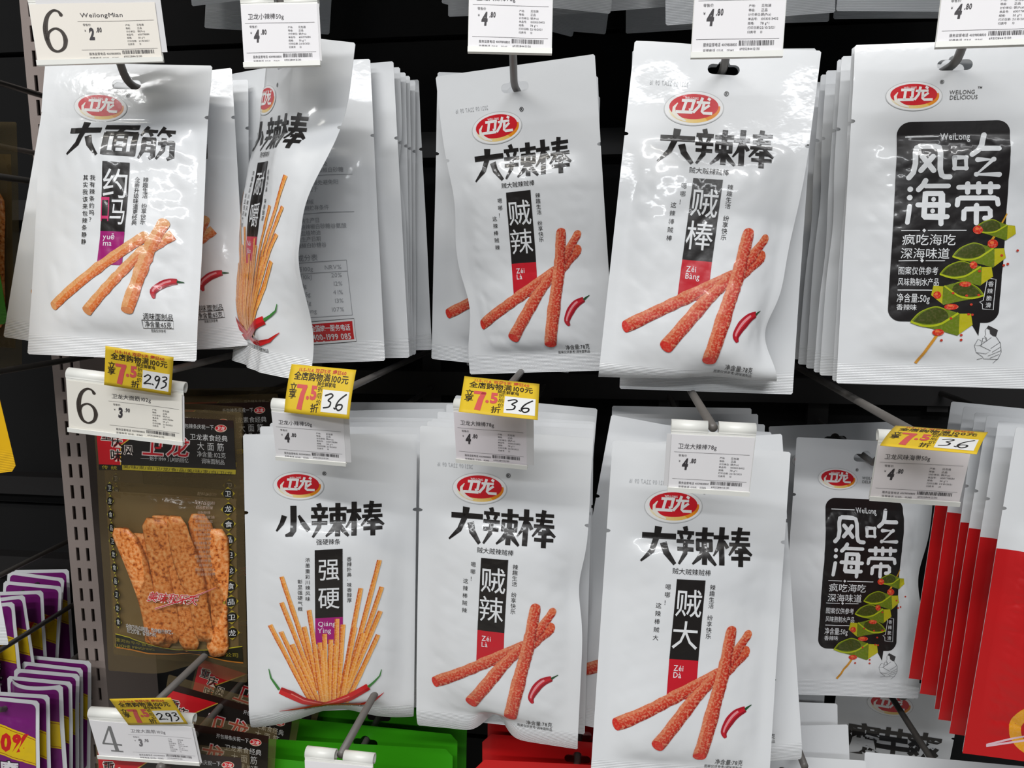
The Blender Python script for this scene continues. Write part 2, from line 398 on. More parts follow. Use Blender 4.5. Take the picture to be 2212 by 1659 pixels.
def chilli(p, pts, w, stem, layer=3):
    p.part('pepper_picture')
    pts = sm(pts); ws = smw(w) * 1.45; k_ = max(2, len(pts) // 5)
    p.ellipse(pts[2], ws[4]*.34, ws[4]*.34, (176,20,40), n=12, layer=layer)
    p.ribbon(pts, ws, None, layer=layer, strips=[(-.5,-.2,(150,16,34)), (-.2,.2,(198,30,44)), (.2,.5,(176,20,40))])
    p.ribbon([(x-.5, y-2.0) for x, y in pts[k_:-k_]], ws[k_:-k_]*.26, (226,140,146), layer=layer+1, speck=.0)
    p.ribbon(sm(stem), np.linspace(ws[-1]*.5, ws[-1]*.12, len(sm(stem))), (36,78,44), layer=layer+1)

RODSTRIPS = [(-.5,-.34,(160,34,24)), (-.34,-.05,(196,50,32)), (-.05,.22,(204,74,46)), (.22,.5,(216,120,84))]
def snack(p, pts, w, strips=RODSTRIPS, layer=2, end=(206,44,34)):
    p.part('food_picture')
    P = [np.array(q, float) for q in pts]; Q = []
    for a, b_ in zip(P, P[1:]):
        for k in range(9): Q.append(a + (b_-a)*k/9)
    Q.append(P[-1]); rs = np.random.RandomState(int(P[0][0]*7+P[0][1]) % 9999)
    ws = np.interp(np.linspace(0, 1, len(Q)), np.linspace(0, 1, len(np.atleast_1d(w))), np.atleast_1d(w)) * (1 + .05*rs.randn(len(Q)))
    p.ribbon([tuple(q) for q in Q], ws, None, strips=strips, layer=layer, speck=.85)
    if end:
        d = P[0]-P[1]; p.ellipse(tuple(P[0]), ws[0]*.5, ws[0]*.26, end, rot=math.atan2(d[1], d[0])+math.pi/2, n=18, layer=layer+1, speck=.25)
        p.ellipse(tuple(P[-1]), ws[-1]*.5, ws[-1]*.4, strips[2][2], rot=math.atan2(d[1], d[0])+math.pi/2, n=18, layer=layer, speck=.8)

def design_rod(second, pinyin):
    """white pouch of thick spicy rods"""
    W, H = .13, .25
    p = Print(W, H, [(908,910),(1278,954),(900,1582),(1247,1626)])
    logo(p, (1038.5,1053), 58, 33, .10)
    p.part('title_lettering')
    p.strokes((976,1094,1047,1162), G_DA, BLACK, layer=1); p.strokes((1048,1100,1122,1170), G_LA, BLACK, layer=1); p.strokes((1124,1106,1198,1177), G_BANG, BLACK, layer=1)
    p.part('slogan_panel')
    p.poly([(1047.6,1196),(1105,1202),(1097,1358),(1040,1351)], BLACK, layer=1)
    p.poly([(1040,1351),(1097,1358),(1094,1432),(1037,1425)], RED, layer=1)
    p.part('slogan_lettering')
    p.text((1073.5,1245), '贼', WHITE, h=60, sx=.90, bold=.004, layer=2); p.text((1069,1307), second, WHITE, h=60, sx=.90, bold=.004, layer=2)
    p.text((1049,1368), pinyin[0], WHITE, h=16, align='l', sx=.85, bold=.008, layer=2); p.text((1048,1381), pinyin[1], WHITE, h=16, align='l', sx=.85, bold=.008, layer=2)
    p.part('fine_print')
    p.text((1077,1184), '贼大贼辣贼棒', BLACK, h=13, layer=1)
    p.part('motto_lettering'); p.text((1120,1217), '辣趣生活 纷享快乐', BLACK, h=11.6, vertical=True, step=[(1120,1217),(1115,1312)], layer=1)
    p.part('verse_lettering')
    for body, st in (('嗯哪！', [(1031,1210),(1029,1241)]), ('这辣棒贼'+second, [(1014,1246),(1011.5,1309)])):
        p.text(st[0], body, BLACK, h=11.6, vertical=True, step=st, layer=1)
    p.part('weight_lettering')
    p.text((1168,1560), '净含量:78克', BLACK, h=13.5, w=55, layer=1); p.text((1158,1570), '图案仅供参考/调味面制品', BLACK, h=8.0, w=74, layer=1)
    p.part('date_stamp')
    p.text((985,1000), '2021 09 22A7 09 16', (186,188,190), h=13, w=78, mirror=True, layer=1)
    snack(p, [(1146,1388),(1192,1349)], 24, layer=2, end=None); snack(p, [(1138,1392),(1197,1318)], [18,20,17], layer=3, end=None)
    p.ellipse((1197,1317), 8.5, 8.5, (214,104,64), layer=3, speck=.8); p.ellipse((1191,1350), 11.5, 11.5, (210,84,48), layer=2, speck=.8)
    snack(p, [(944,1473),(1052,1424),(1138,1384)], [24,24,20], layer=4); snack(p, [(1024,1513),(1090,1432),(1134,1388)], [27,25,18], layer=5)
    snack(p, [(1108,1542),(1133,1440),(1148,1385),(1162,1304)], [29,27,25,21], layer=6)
    chilli(p, [(1157,1509),(1153,1497),(1163,1478),(1177,1465),(1195,1459)], [3,9,12.5,12,8], [(1194,1460),(1201,1456),(1208,1453)])
    return p
def design_thin(second, panel, pinyin, pc=(158,20,112)):
    """white pouch of thin spicy sticks"""
    W, H = .13, .245
    p = Print(W, H, [(524,939),(903,935),(543,1589),(889,1567)])
    logo(p, (644.6,1052), 54, 30, .03)
    p.part('title_lettering')
    p.strokes((598,1096,668,1160), G_XIAO, BLACK, layer=1); p.strokes((673,1091,749,1160), G_LA, BLACK, layer=1); p.strokes((750,1087,826,1156), G_BANG, BLACK, layer=1)
    p.part('slogan_panel')
    p.poly([(682,1186),(741,1183),(741,1330),(682.6,1333)], BLACK, layer=1)
    p.poly([(682.6,1333),(741,1330),(741,1385),(683,1388)], pc, layer=1)
    p.part('slogan_lettering')
    p.text((712,1227), panel[0], WHITE, h=54, sx=.88, bold=.004, layer=2); p.text((711.8,1289), panel[1], WHITE, h=54, sx=.88, bold=.004, layer=2)
    p.text((688,1345), pinyin[0], WHITE, h=15.5, align='l', layer=2); p.text((688,1359), pinyin[1], WHITE, h=15.5, align='l', layer=2)
    p.part('fine_print')
    p.text((710.5,1169), second, BLACK, h=13, layer=1)
    p.part('motto_lettering'); p.text((755,1205), '香辣扑鼻·味香醇厚', BLACK, h=11, vertical=True, step=[(755,1205),(755,1294)], layer=1)
    p.part('verse_lettering')
    for body, st in (('浓墨重彩川辣风味', [(667,1207),(667,1291)]), ('彰显强硬气概', [(650.6,1254),(651,1313)])):
        p.text(st[0], body, BLACK, h=11, vertical=True, step=st, layer=1)
    p.part('weight_lettering')
    p.text((728,1536), '图案仅供参考 [净含量:50克] 调味面制品', BLACK, h=8.5, w=140, layer=1)
    S = [((420,95),(690,900)),((420,305),(700,1000)),((325,500),(650,1080)),((415,545),(680,1080)),((505,640),(720,1090)),((600,495),(720,1000)),((640,360),(735,1000)),
         ((725,620),(755,1100)),((815,595),(800,1100)),((865,430),(850,1100)),((912,475),(870,1100)),((1055,180),(900,1000)),((1205,-42),(930,1000)),((1222,175),(920,1050)),
         ((1210,370),(940,1000)),((1190,560),(930,1110)),((1070,540),(900,1100)),((1005,495),(890,1100)),((765,550),(775,1100)),((740,680),(765,1100)),((690,700),(745,1100)),((850,640),(835,1100))]
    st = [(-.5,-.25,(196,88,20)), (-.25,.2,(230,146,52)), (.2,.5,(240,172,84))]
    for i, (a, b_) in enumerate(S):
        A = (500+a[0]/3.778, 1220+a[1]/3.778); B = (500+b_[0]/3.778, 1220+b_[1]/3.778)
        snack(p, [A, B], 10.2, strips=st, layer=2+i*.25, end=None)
    p.part('pepper_picture')
    z = lambda L: [(500+x/3.778, 1220+y/3.778) for x, y in L]
    for pts, w, stem, ly in (([(1232,1032),(1150,1100),(1050,1138),(900,1150),(760,1128),(600,1090),(500,1040),(412,1010)], [1,7,10,12,15,18,19,16], [(405,1005),(335,920),(318,850)], 8),
                             ([(400,1195),(600,1172),(740,1138),(850,1100),(960,1055),(1110,970)], [1,9,15,18,19,17], [(1108,972),(1160,930),(1200,890),(1215,840)], 9.5)):
        p.ribbon(z(pts), w, None, strips=[(-.5,-.1,(176,18,22)), (-.1,.5,(208,30,34))], layer=ly); p.ribbon(z([(x, y-10) for x, y in pts[2:-1]]), 2.6, (232,120,110), layer=ly+1)
        p.ribbon(z(stem), np.linspace(6, 1.6, len(stem)), (62,130,58), layer=ly+1)
    return p
def design_wheat():
    """white pouch of square-edged gluten sticks"""
    W, H = .13, .222
    p = Print(W, H, [(97,138),(459,138),(56,763),(424,781)])
    logo(p, (217.7,233), 56, 30, .04)
    p.part('title_lettering')
    p.strokes((154,268,226,338), G_DA, BLACK, layer=1); p.strokes((232,274,306,340), G_MIAN, BLACK, layer=1); p.strokes((309,278,384,346), G_JIN, BLACK, layer=1)
    p.part('slogan_panel')
    p.poly([(234,354),(290,356),(279,503),(225,501)], BLACK, layer=1); p.poly([(225,501),(279,503),(275,575),(219,573)], MAG, layer=1)
    p.part('slogan_lettering')
    p.text((260,400), '约', WHITE, h=66, sx=.86, bold=.004, layer=2); p.text((263,459), '马', WHITE, h=60, sx=.62, bold=.004, layer=2)
    p.text((236,452), '口', (206,52,110), h=62, sx=.36, bold=.01, layer=3)
    p.text((231,512), 'yuē', WHITE, h=17, align='l', layer=2); p.text((231,526), 'ma', WHITE, h=17, align='l', layer=2)
    p.part('verse_lettering')
    for body, st in (('我有辣条约吗？', [(212,389),(205,476)]), ('其实我该来包辣条静静', [(197,389),(187,523)])): p.text(st[0], body, BLACK, h=12, vertical=True, step=st, layer=1)
    p.part('motto_lettering')
    for body, st in (('全新升级味道更经典', [(305,391),(299,483)]), ('辣趣生活 纷享快乐', [(323,391),(318,481)])):
        p.text(st[0], body, BLACK, h=12, vertical=True, step=st, layer=1)
    p.part('weight_lettering')
    p.text((346,684), '调味面制品', BLACK, h=15, w=62, layer=1); p.text((345,700.5), '净含量:65克', BLACK, h=14, w=56, layer=1)
    p.ribbon([(313,691),(377,692.5),(376.5,709.5),(312.5,708),(313,691)], 1.2, BLACK, layer=1); p.text((344,714), '图案仅供参考', BLACK, h=7, w=32, layer=1)
    st = [(-.5,-.28,(196,92,36)), (-.28,.06,(216,118,54)), (.06,.5,(222,158,98))]
    snack(p, [(331,540),(378,507)], 22, strips=st, layer=2, end=None); snack(p, [(119,660),(222,580),(322,512)], [22,23,22], strips=st, layer=3, end=(214,150,96))
    snack(p, [(198,672),(262,602),(320,540)], [24,23,20], strips=st, layer=4, end=(208,138,84)); snack(p, [(285,671),(312,590),(332,536),(360,483)], [28,28,26,24], strips=st, layer=5, end=(206,130,80))
    chilli(p, [(339,645),(338,629),(354,615),(370,609),(385,607)], [3,10,11.5,11,8], [(384,607),(392,608),(399,608.5)])
    return p
def design_kelp():
    """white pouch with black panel and skewered kelp"""
    W, H = .13, .236
    p = Print(W, H, [(1851,97),(2291,75),(1806,824),(2232,846)])
    e = lambda L: [(1900+x/4.147, 160+y/4.147) for x, y in L]; z = lambda L: [(1750+x/3.07, 400+y/3.07) for x, y in L]
    logo(p, (1973.5,206), 59, 30, -.03)
    p.part('fine_print')
    p.text((2049,197), 'WEILONG', INKG, h=13, align='l', w=54, layer=1); p.text((2049,208), 'DELICIOUS', INKG, h=13, align='l', w=60, layer=1); p.text((2114,186), 'TM', INKG, h=6.5, bold=.02, layer=1)
    p.part('black_panel')
    Q = p.xy([(1937,262),(2181,258),(1912,690),(2149,695)]); x0, x1 = Q[:, 0].min(), Q[:, 0].max(); y1, y0 = Q[:, 1].max(), Q[:, 1].min()
    x0, x1 = (Q[0,0]+Q[2,0])/2, (Q[1,0]+Q[3,0])/2
    r = .0085; pts = []
    for cx_, cy_, a0 in ((x1-r, y1-r, 0), (x0+r, y1-r, 90), (x0+r, y0+r, 180), (x1-r, y0+r, 270)):
        for k in range(9): a = math.radians(a0+k*11.25); pts.append((cx_+r*math.cos(a), cy_+r*math.sin(a)))
    hm = p.Hm; p.Hm = None; p.poly(pts, (26,22,22), layer=1); p.Hm = hm
    p.poly(z([(1028,890),(1105,890),(1092,998)]), (26,22,22), layer=1)
    p.part('panel_lettering')
    def rs(pts, w=48, cc=WHITE, ly=2, f=e, sc=4.147): p.ribbon(f(pts), w/sc, cc, cap=True, layer=ly)
    rs([(240,925),(278,880),(298,800),(302,700),(318,655),(345,642),(480,642),(512,655),(520,700),(512,850),(525,900),(550,915),(595,917)])
    rs([(360,735),(455,860)]); rs([(455,735),(345,860)])
    rs([(640,745),(740,745),(740,840),(640,840),(640,745)], 46); rs([(925,530),(885,635),(850,680),(795,718)]); rs([(885,663),(1040,660)]); rs([(842,765),(985,760),(830,895),(1035,895)])
    rs([(250,1026),(250.1,1027)], 50); rs([(245,1100),(245.1,1101)], 50); rs([(242,1178),(220,1322)], 42); rs([(385,950),(362,990),(322,1030)]); rs([(385,998),(583,998)], 42)
    p.poly(e([(360,1050),(390,1042),(535,1042),(555,1070),(552,1290),(530,1302),(365,1298),(340,1270)]), WHITE, layer=2)
    rs([(315,1166),(580,1170)], 46); rs([(530,1275),(570,1272)], 46); rs([(515,1280),(515,1335)], 46)
    p.poly(e([(405,1088),(495,1088),(495,1140),(402,1140)]), (26,22,22), layer=3); p.poly(e([(396,1192),(490,1192),(488,1245),(392,1245)]), (26,22,22), layer=3)
    rs([(452,1117),(452.1,1118)], 42, ly=4); rs([(442,1220),(442.1,1221)], 42, ly=4)
    rs([(675,1010),(1025,1005)], 46)
    for x in (752, 848, 955): rs([(x,978),(x,1055)], 46)
    rs([(660,1168),(668,1118),(690,1106),(990,1106),(1015,1116),(1024,1160)], 46); rs([(715,1292),(718,1225),(740,1205),(930,1200),(952,1220),(954,1268),(930,1285),(902,1287)], 46); rs([(830,1172),(826,1330)], 46)
    p.ribbon(e([(225,556),(520,550)]), 2.6, WHITE, layer=2); p.text((2061,291.5), 'WeiLong', WHITE, h=24, w=64, bold=.008, layer=2)
    p.part('panel_notes')
    for a, b_ in (((583,295),(705,295)), ((755,295),(1007,296)), ((567,493),(690,493)), ((740,494),(867,495)), ((560,686),(800,690))): p.ribbon(z([a, b_]), 2.0, WHITE, layer=2)
    for c in ((732,295), (716,493)): p.poly(z([(c[0]-13,c[1]),(c[0],c[1]-13),(c[0]+13,c[1]),(c[0],c[1]+13)]), WHITE, layer=2)
    for c, s_, h, w in (((762,356),'疯吃海吃',27,115), ((737,446),'深海味道',26,105), ((693,560),'图案仅供参考',19,86), ((694,634),'风味熟制水产品',19,88), ((660,740),'净含量:50g',22,71), ((615,800),'香辣味',15,43)):
        p.text(z([c])[0], s_, WHITE, h=h, w=w, bold=.004, layer=2)
    p.part('flavour_bubble')
    p.ribbon(z([(1150,612),(1207,622),(1190,826),(1116,818),(1116,786),(1096,772),(1122,762),(1150,612)]), 1.5, WHITE, layer=2)
    p.text(z([(1170,652)])[0], '香辣脆滑', WHITE, h=13, vertical=True, step=z([(1172,652),(1156,794)]), layer=2)
    p.part('food_picture')
    p.ribbon(z([(1281,185),(1215,300),(1150,400)]), [3,5,5.5], (206,150,40), layer=3); p.ribbon(z([(690,1176),(815,985)]), [6.5,6.5], (214,150,44), layer=3, speck=.2)
    def leaf(o, w, flip=1, squash=1.0, rot=0.0):
        cr, sr = math.cos(rot), math.sin(rot)
        def m(x, y):
            x, y = x*w*flip, y*w*squash; return z([(o[0]+x*cr-y*sr, o[1]+x*sr+y*cr)])[0]
        p.poly([m(*q) for q in sm([(0,.02),(.14,-.14),(.38,-.24),(.55,-.20)]) + [(.78,-.13),(.97,-.13),(1.0,.05),(.86,.13),(.76,.23),(.5,.16),(.2,.09)]], (104,124,22), layer=4, speck=.12)
        p.poly([m(*q) for q in ((.78,-.12),(.96,-.13),(1.0,.05),(.78,.21))], (186,178,24), layer=5, speck=.1)
        p.poly([m(*q) for q in sm([(.04,.01),(.18,-.13),(.38,-.21),(.55,-.17),(.60,-.06),(.48,.02),(.25,.045),(.04,.01)])[:-1]], (62,72,16), layer=6, speck=.1)
        p.ribbon([m(*q) for q in sm([(0,.015),(.22,.08),(.45,.055),(.62,-.04),(.76,-.135)])], w*.035/3.07*1.0, (176,186,30), layer=7)
        p.ribbon([m(*q) for q in sm([(0,.015),(.14,-.135),(.38,-.23),(.55,-.19)])], w*.018/3.07, (150,164,26), layer=7)
    leaf((1060,285), 285, 1, 1.0, .06); leaf((915,462), 355, 1, 1.0, .0); leaf((833,578), 352, 1, 1.0, .02); leaf((1125,722), 350, -1, 1.0, .05); leaf((640,890), 412, 1, 1.0, .03)
    for c, a, b_ in (((1080,293),34,28), ((1180,385),36,30), ((1052,526),25,25), ((1000,652),40,18), ((815,722),27,25), ((908,802),48,20), ((820,970),40,22)):
        p.ellipse(z([c])[0], a/3.07, b_/3.07, (204,44,24), n=16, layer=8, speck=.5); p.ellipse(z([(c[0]-6, c[1]-7)])[0], a/8, b_/9, (232,120,60), n=10, layer=9)
    for c in ((1355,430),(1255,528),(1283,520),(1240,463),(1092,566),(920,710),(1010,728),(1090,725),(1040,788),(905,878),(1022,852),(1048,856),(843,1022),(975,1022),(975,990)):
        p.ellipse(z([c])[0], 3.2, 2.6, (196,60,40), n=9, layer=8)
    p.part('line_sketch')
    p.poly(z([(1160,930),(1225,962),(1212,1005),(1192,1000),(1172,985),(1168,958),(1150,950)]), (60,58,58), layer=1)
    for L in ([(1160,930),(1138,962),(1142,990),(1133,1003),(1146,1012),(1150,1030)], [(1212,1005),(1245,1050),(1253,1110),(1236,1155)], [(1180,1010),(1150,1032),(1105,1062),(1068,1062),(1085,1110),(1130,1140),(1140,1155),(1236,1160)],
              [(1105,1062),(1180,1100),(1150,1120),(1085,1110)], [(1068,1062),(1090,1020),(1112,1030),(1118,1062)], [(1120,1015),(1140,1012),(1146,1035),(1122,1040),(1120,1015)], [(1095,1158),(1130,1150)], [(1205,1185),(1240,1150)],
              [(1180,1085),(1240,1045)], [(1190,1110),(1248,1075)], [(1165,1135),(1250,1100)], [(1180,1150),(1240,1125)]):
        p.ribbon(z(L), .9, (80,80,82), layer=1)
    return p
def design_clear():
    """clear pouch with black and red header"""
    W, H = .125, .238
    p = Print(W, H, [(198,868),(524,893),(240,1452),(530,1470)])
    z = lambda L: [(160+x/5.53, 880+y/5.53) for x, y in L]; y = lambda L: [(180+x/5.529, 1160+v/5.529) for x, v in L]
    p.part('header_panel')
    p.poly([(206,905),(508,928),(511,1021),(214,1007)], (34,30,28), layer=1)
    p.poly([(206,888),(507,911),(508,928),(206,905)], (40,24,20), layer=1)
    p.poly([(206,905),(330,913),(262,962),(262,1008),(214,1006)], (196,26,36), layer=2); p.ribbon([(330,913),(262,964),(262,1008)], 2.2, (196,160,60), layer=3)
    p.poly(z([(297,705),(580,712),(585,770),(300,765)]), (36,34,28), layer=2); p.poly(z([(582,708),(1940,778),(1935,835),(585,768)]), (176,160,44), layer=2)
    p.part('header_lettering')
    p.text(z([(1210,800)])[0] if False else z([(1250,775)])[0], '美/味/来/自/卫/龙/食/品/美/味/来/自/卫/龙', (44,38,22), h=8.4, w=236, layer=3)
    p.text(z([(430,738)])[0], '传 统', (176,160,44), h=9, w=34, layer=3)
    for c, s_, h, w in (((1488,240),'开包辣条庆祝一下',11,72), ((1625,380),'卫龙素食经典',14.5,82), ((1648,490),'大 面 筋',19,58), ((1655,590),'净含量:102克',13.5,62), ((1672,675),'调味面制品',12.5,50), ((1095,640),'——始于1999 儿时的回忆',10.5,104)):
        p.text(z([c])[0], s_, (206,206,206), h=h, w=w, bold=.002, layer=2)
    for ch, c, h in (('卫',(960,470),48), ('龙',(1260,480),50)):
        p.text(z([c])[0], ch, (216,196,196), h=h, bold=.05, slant=.12, layer=2); p.text(z([c])[0], ch, (190,30,40), h=h, bold=.01, slant=.12, layer=3)
    for ch, c, h in (('重',(390,330),26), ('庆',(520,410),26), ('风',(660,520),22), ('味',(510,585),27)):
        p.text(z([c])[0], ch, (226,214,206), h=h, bold=.06, layer=4); p.text(z([c])[0], ch, (26,22,20), h=h, bold=.012, layer=5)
    p.part('brand_badge')
    p.ellipse(z([(1770,268)])[0], 13, 8.5, (216,190,170), layer=2); p.ellipse(z([(1770,266)])[0], 11.5, 7, (196,26,36), layer=3); p.text(z([(1770,268)])[0], '卫龙', (236,226,220), h=9, bold=.02, slant=.2, layer=4)
    p.part('medallions')
    word = '卫龙食品'
    for i in range(12):
        c = (z([(1840,1070+i*181)])[0] if i < 4 else y([(1748+(i-3)*12.5, 68+(i-4+1)*0 + (i-3)*181-181)])[0])
        cx_, cy_ = 493.0 + i*.93, 1073.4 + i*32.7
        if i > 9: break
        p.poly([(cx_-15,cy_),(cx_,cy_-15),(cx_+15,cy_),(cx_,cy_+15)], (170,150,40), layer=1); p.ellipse((cx_,cy_), 10.6, 10.6, (24,22,18), n=22, layer=2); p.text((cx_,cy_), word[i % 4], (222,222,222), h=14, bold=.006, layer=3)
    p.part('narrow_medallions')
    for i in range(11):
        cx_, cy_ = 238.0 + i*2.3, 1059 + i*29.0
        p.poly([(cx_-9,cy_),(cx_,cy_-14),(cx_+9,cy_),(cx_,cy_+14)], (170,160,60), layer=1); p.ellipse((cx_,cy_), 7, 10, (30,28,22), n=22, layer=2); p.text((cx_,cy_), word[i % 4], (212,212,206), h=13, sx=.65, layer=3)
    p.part('foot_band')
    top = y([(410,1190),(600,1205),(800,1260),(1000,1310),(1250,1330),(1500,1330),(1700,1325),(1885,1305)]); bot = y([(1895,1490),(1700,1470),(1450,1425),(1280,1400),(1100,1420),(800,1410),(600,1370),(425,1345)])
    p.poly(top + bot, (34,34,22), layer=1); p.ribbon(top, 2.0, (180,170,44), layer=2); p.ribbon(bot, 2.6, (176,110,40), layer=2)
    p.text(y([(640,1270)])[0], '漯河市平平食品', (150,136,44), h=9, w=84, layer=2); p.text(y([(1690,1395)])[0], '有限公司', (150,136,44), h=10, w=56, layer=2); p.text(y([(640,1335)])[0], 'LUOHE PINGPING', (150,136,44), h=10, w=86, bold=.01, layer=2)
    p.part('notice_lettering')
    for k, (bd, cc, ly) in enumerate(((.05, (226,222,216), 3), (.0, (60,50,44), 4))):
        p.text(y([(865,1085)])[0], '本包装外盒图形，已申请著作权。', cc, h=9.5, w=108, bold=bd, layer=ly); p.text(y([(760,1130)])[0], '版权所有，仿冒必究', cc, h=9.5, w=66, bold=bd, layer=ly)
        c2 = (226,206,200) if k == 0 else (196,34,48)
        p.text((386,1290), '美味和乐天', c2, h=22, w=104, bold=bd+.01, slant=.35, layer=ly); p.ribbon(y([(930,840),(1300,720),(1620,600)]), [3,5,1] if k == 0 else [1.5,2.6,.6], c2, layer=ly)
    p.part('ingredient_lettering')
    for i in range(17):
        p.text((446 + i*.5, 1092 + i*9.2), '配料谷朊粉辣椒油盐'[i % 5:i % 5 + 5 - (i % 3 == 2)], (170,146,128), h=7, w=42 - 8*(i % 3), layer=1)
    return p
def design_purple():
    W, H = .115, .20
    p = Print(W, H, [(0,0),(115,0),(0,200),(115,200)])
    def rr(x0, y0, x1, y1, r): 
        o = []
        for cx_, cy_, a0 in ((x1-r,y1-r,0),(x0+r,y1-r,90),(x0+r,y0+r,180),(x1-r,y0+r,270)):
            for k in range(7): a = math.radians(a0+k*15); o.append((cx_+r*math.cos(a), cy_+r*math.sin(a)))
        return o
    p.part('purple_panel'); p.poly(rr(6,6,109,190,8), (118,24,112), layer=1)
    p.part('yellow_band')
    top = [(6,40),(30,38),(60,42),(90,51),(109,60)]; bot = [(109,104),(90,96),(60,88),(30,84),(6,84)]
    p.poly(top+bot, (226,190,16), layer=2); p.ribbon([(x, v+3) for x, v in top], .9, (150,70,20), layer=3); p.ribbon([(x, v-3) for x, v in bot], .9, (150,70,20), layer=3)
    p.part('band_lettering'); p.text((68,66), '20%', (206,30,30), h=36, w=66, bold=.05, layer=3)
    p.part('title_lettering'); p.text((68,112), '魔', (40,16,40), h=34, bold=.06, layer=2); p.text((68,112), '魔', (228,226,228), h=34, bold=.015, layer=3)
    p.text((68,146), '芋', (228,226,228), h=34, bold=.015, layer=3)
    return p
def design_red():
    W, H = .135, .25
    p = Print(W, H, [(0,0),(135,0),(0,250),(135,250)])
    p.part('red_panel'); p.poly([(0,90),(135,90),(135,250),(0,250)], (196,18,22), layer=1)
    p.part('food_picture')
    t = np.linspace(.3, 6.1, 40); p.ribbon([(56+23*math.cos(a), 222+20*math.sin(a)) for a in t], 8, (232,160,30), layer=2, speck=.3)
    for d in (0, 5): p.ribbon([(16,241+d*.2),(50,226+d),(96,206+d)], 1.6, (226,190,200), layer=3)
    p.ellipse((46,186), 9, 6, (236,180,50), layer=2)
    return p
def design_konjac():
    W, H = .13, .24
    p = Print(W, H, [(0,0),(130,0),(0,240),(130,240)])
    logo(p, (58,30), 24, 13)
    p.part('title_lettering')
    for i, ch in enumerate('魔芋爽'): p.text((34+i*33, 76), ch, BLACK, h=38, bold=.03, layer=1)
    p.part('red_panel'); p.poly([(10,110),(80,110),(80,200),(10,200)], (150,20,26), layer=1)
    return p
def design_back():
    """printing on the reverse of a pouch"""
    W, H = .13, .245
    p = Print(W, H, [(0,0),(130,0),(0,245),(130,245)])
    p.part('ingredient_lettering')
    G = (160,162,166)
    rs = random.Random(5); src = '产品名称配料小麦粉食用盐植物油辣椒白砂糖谷氨酸钠生产日期贮存条件请置于阴凉干燥处避免阳光直射河南省漯河市召陵区经济开发区'
    y = 78
    while y < 150:
        if y in (93, 123): p.ribbon([(20,y),(112,y-1)], .45, G, layer=1)
        else:
            n = rs.randint(12, 20); k = rs.randint(0, 30); p.text((22,y), (src+src)[k:k+n], G, h=4.4, align='l', sx=.95, layer=1)
        y += 5
    p.text((66,158), '营养成分表', G, h=6, layer=1)
    for a, b_ in (((30,163),(104,161)), ((30,172),(104,170)), ((30,208),(106,206)), ((30,163),(30,208)), ((104,161),(106,206))): p.ribbon([a, b_], .45, G, layer=1)
    for i, (a, b_, c) in enumerate((('项目','每100g','NRV%'), ('能量','1710kJ','20%'), ('蛋白质','7.1g','12%'), ('脂肪','24.5g','41%'), ('碳水化合物','40.2g','13%'), ('钠','2136mg','107%'))):
        yy = 167.5 + i*7 - (0 if i == 0 else .5)
        p.text((33,yy), a, G, h=4.6, align='l', layer=1); p.text((62,yy-.5), b_, G, h=5, align='l', layer=1); p.text((100,yy-1.2), c, G, h=5, align='r', layer=1)
    p.part('hotline_label')
    p.poly([(58,211),(107,209),(107,228),(58,230)], (232,232,232), layer=1); p.ribbon([(58,211),(107,209),(107,228),(58,230),(58,211)], .5, BLACK, layer=2)
    p.poly([(69,212.5),(105.5,211),(105.5,226),(69,227.5)], (200,26,34), layer=2); p.text((87,216), '全国统一服务电话', WHITE, h=5.6, w=33, bold=.02, layer=3); p.text((87,223), '400-1999 085', WHITE, h=6.6, w=33, bold=.02, layer=3)
    p.ribbon([(61,214),(60.6,218),(62,223),(65,226)], 1.6, BLACK, cap=True, layer=2)
    for r in (2.5, 4.2): p.ribbon([(62+r*math.cos(a), 219+r*math.sin(a)) for a in np.linspace(-.9, .9, 7)], .6, BLACK, layer=2)
    return p

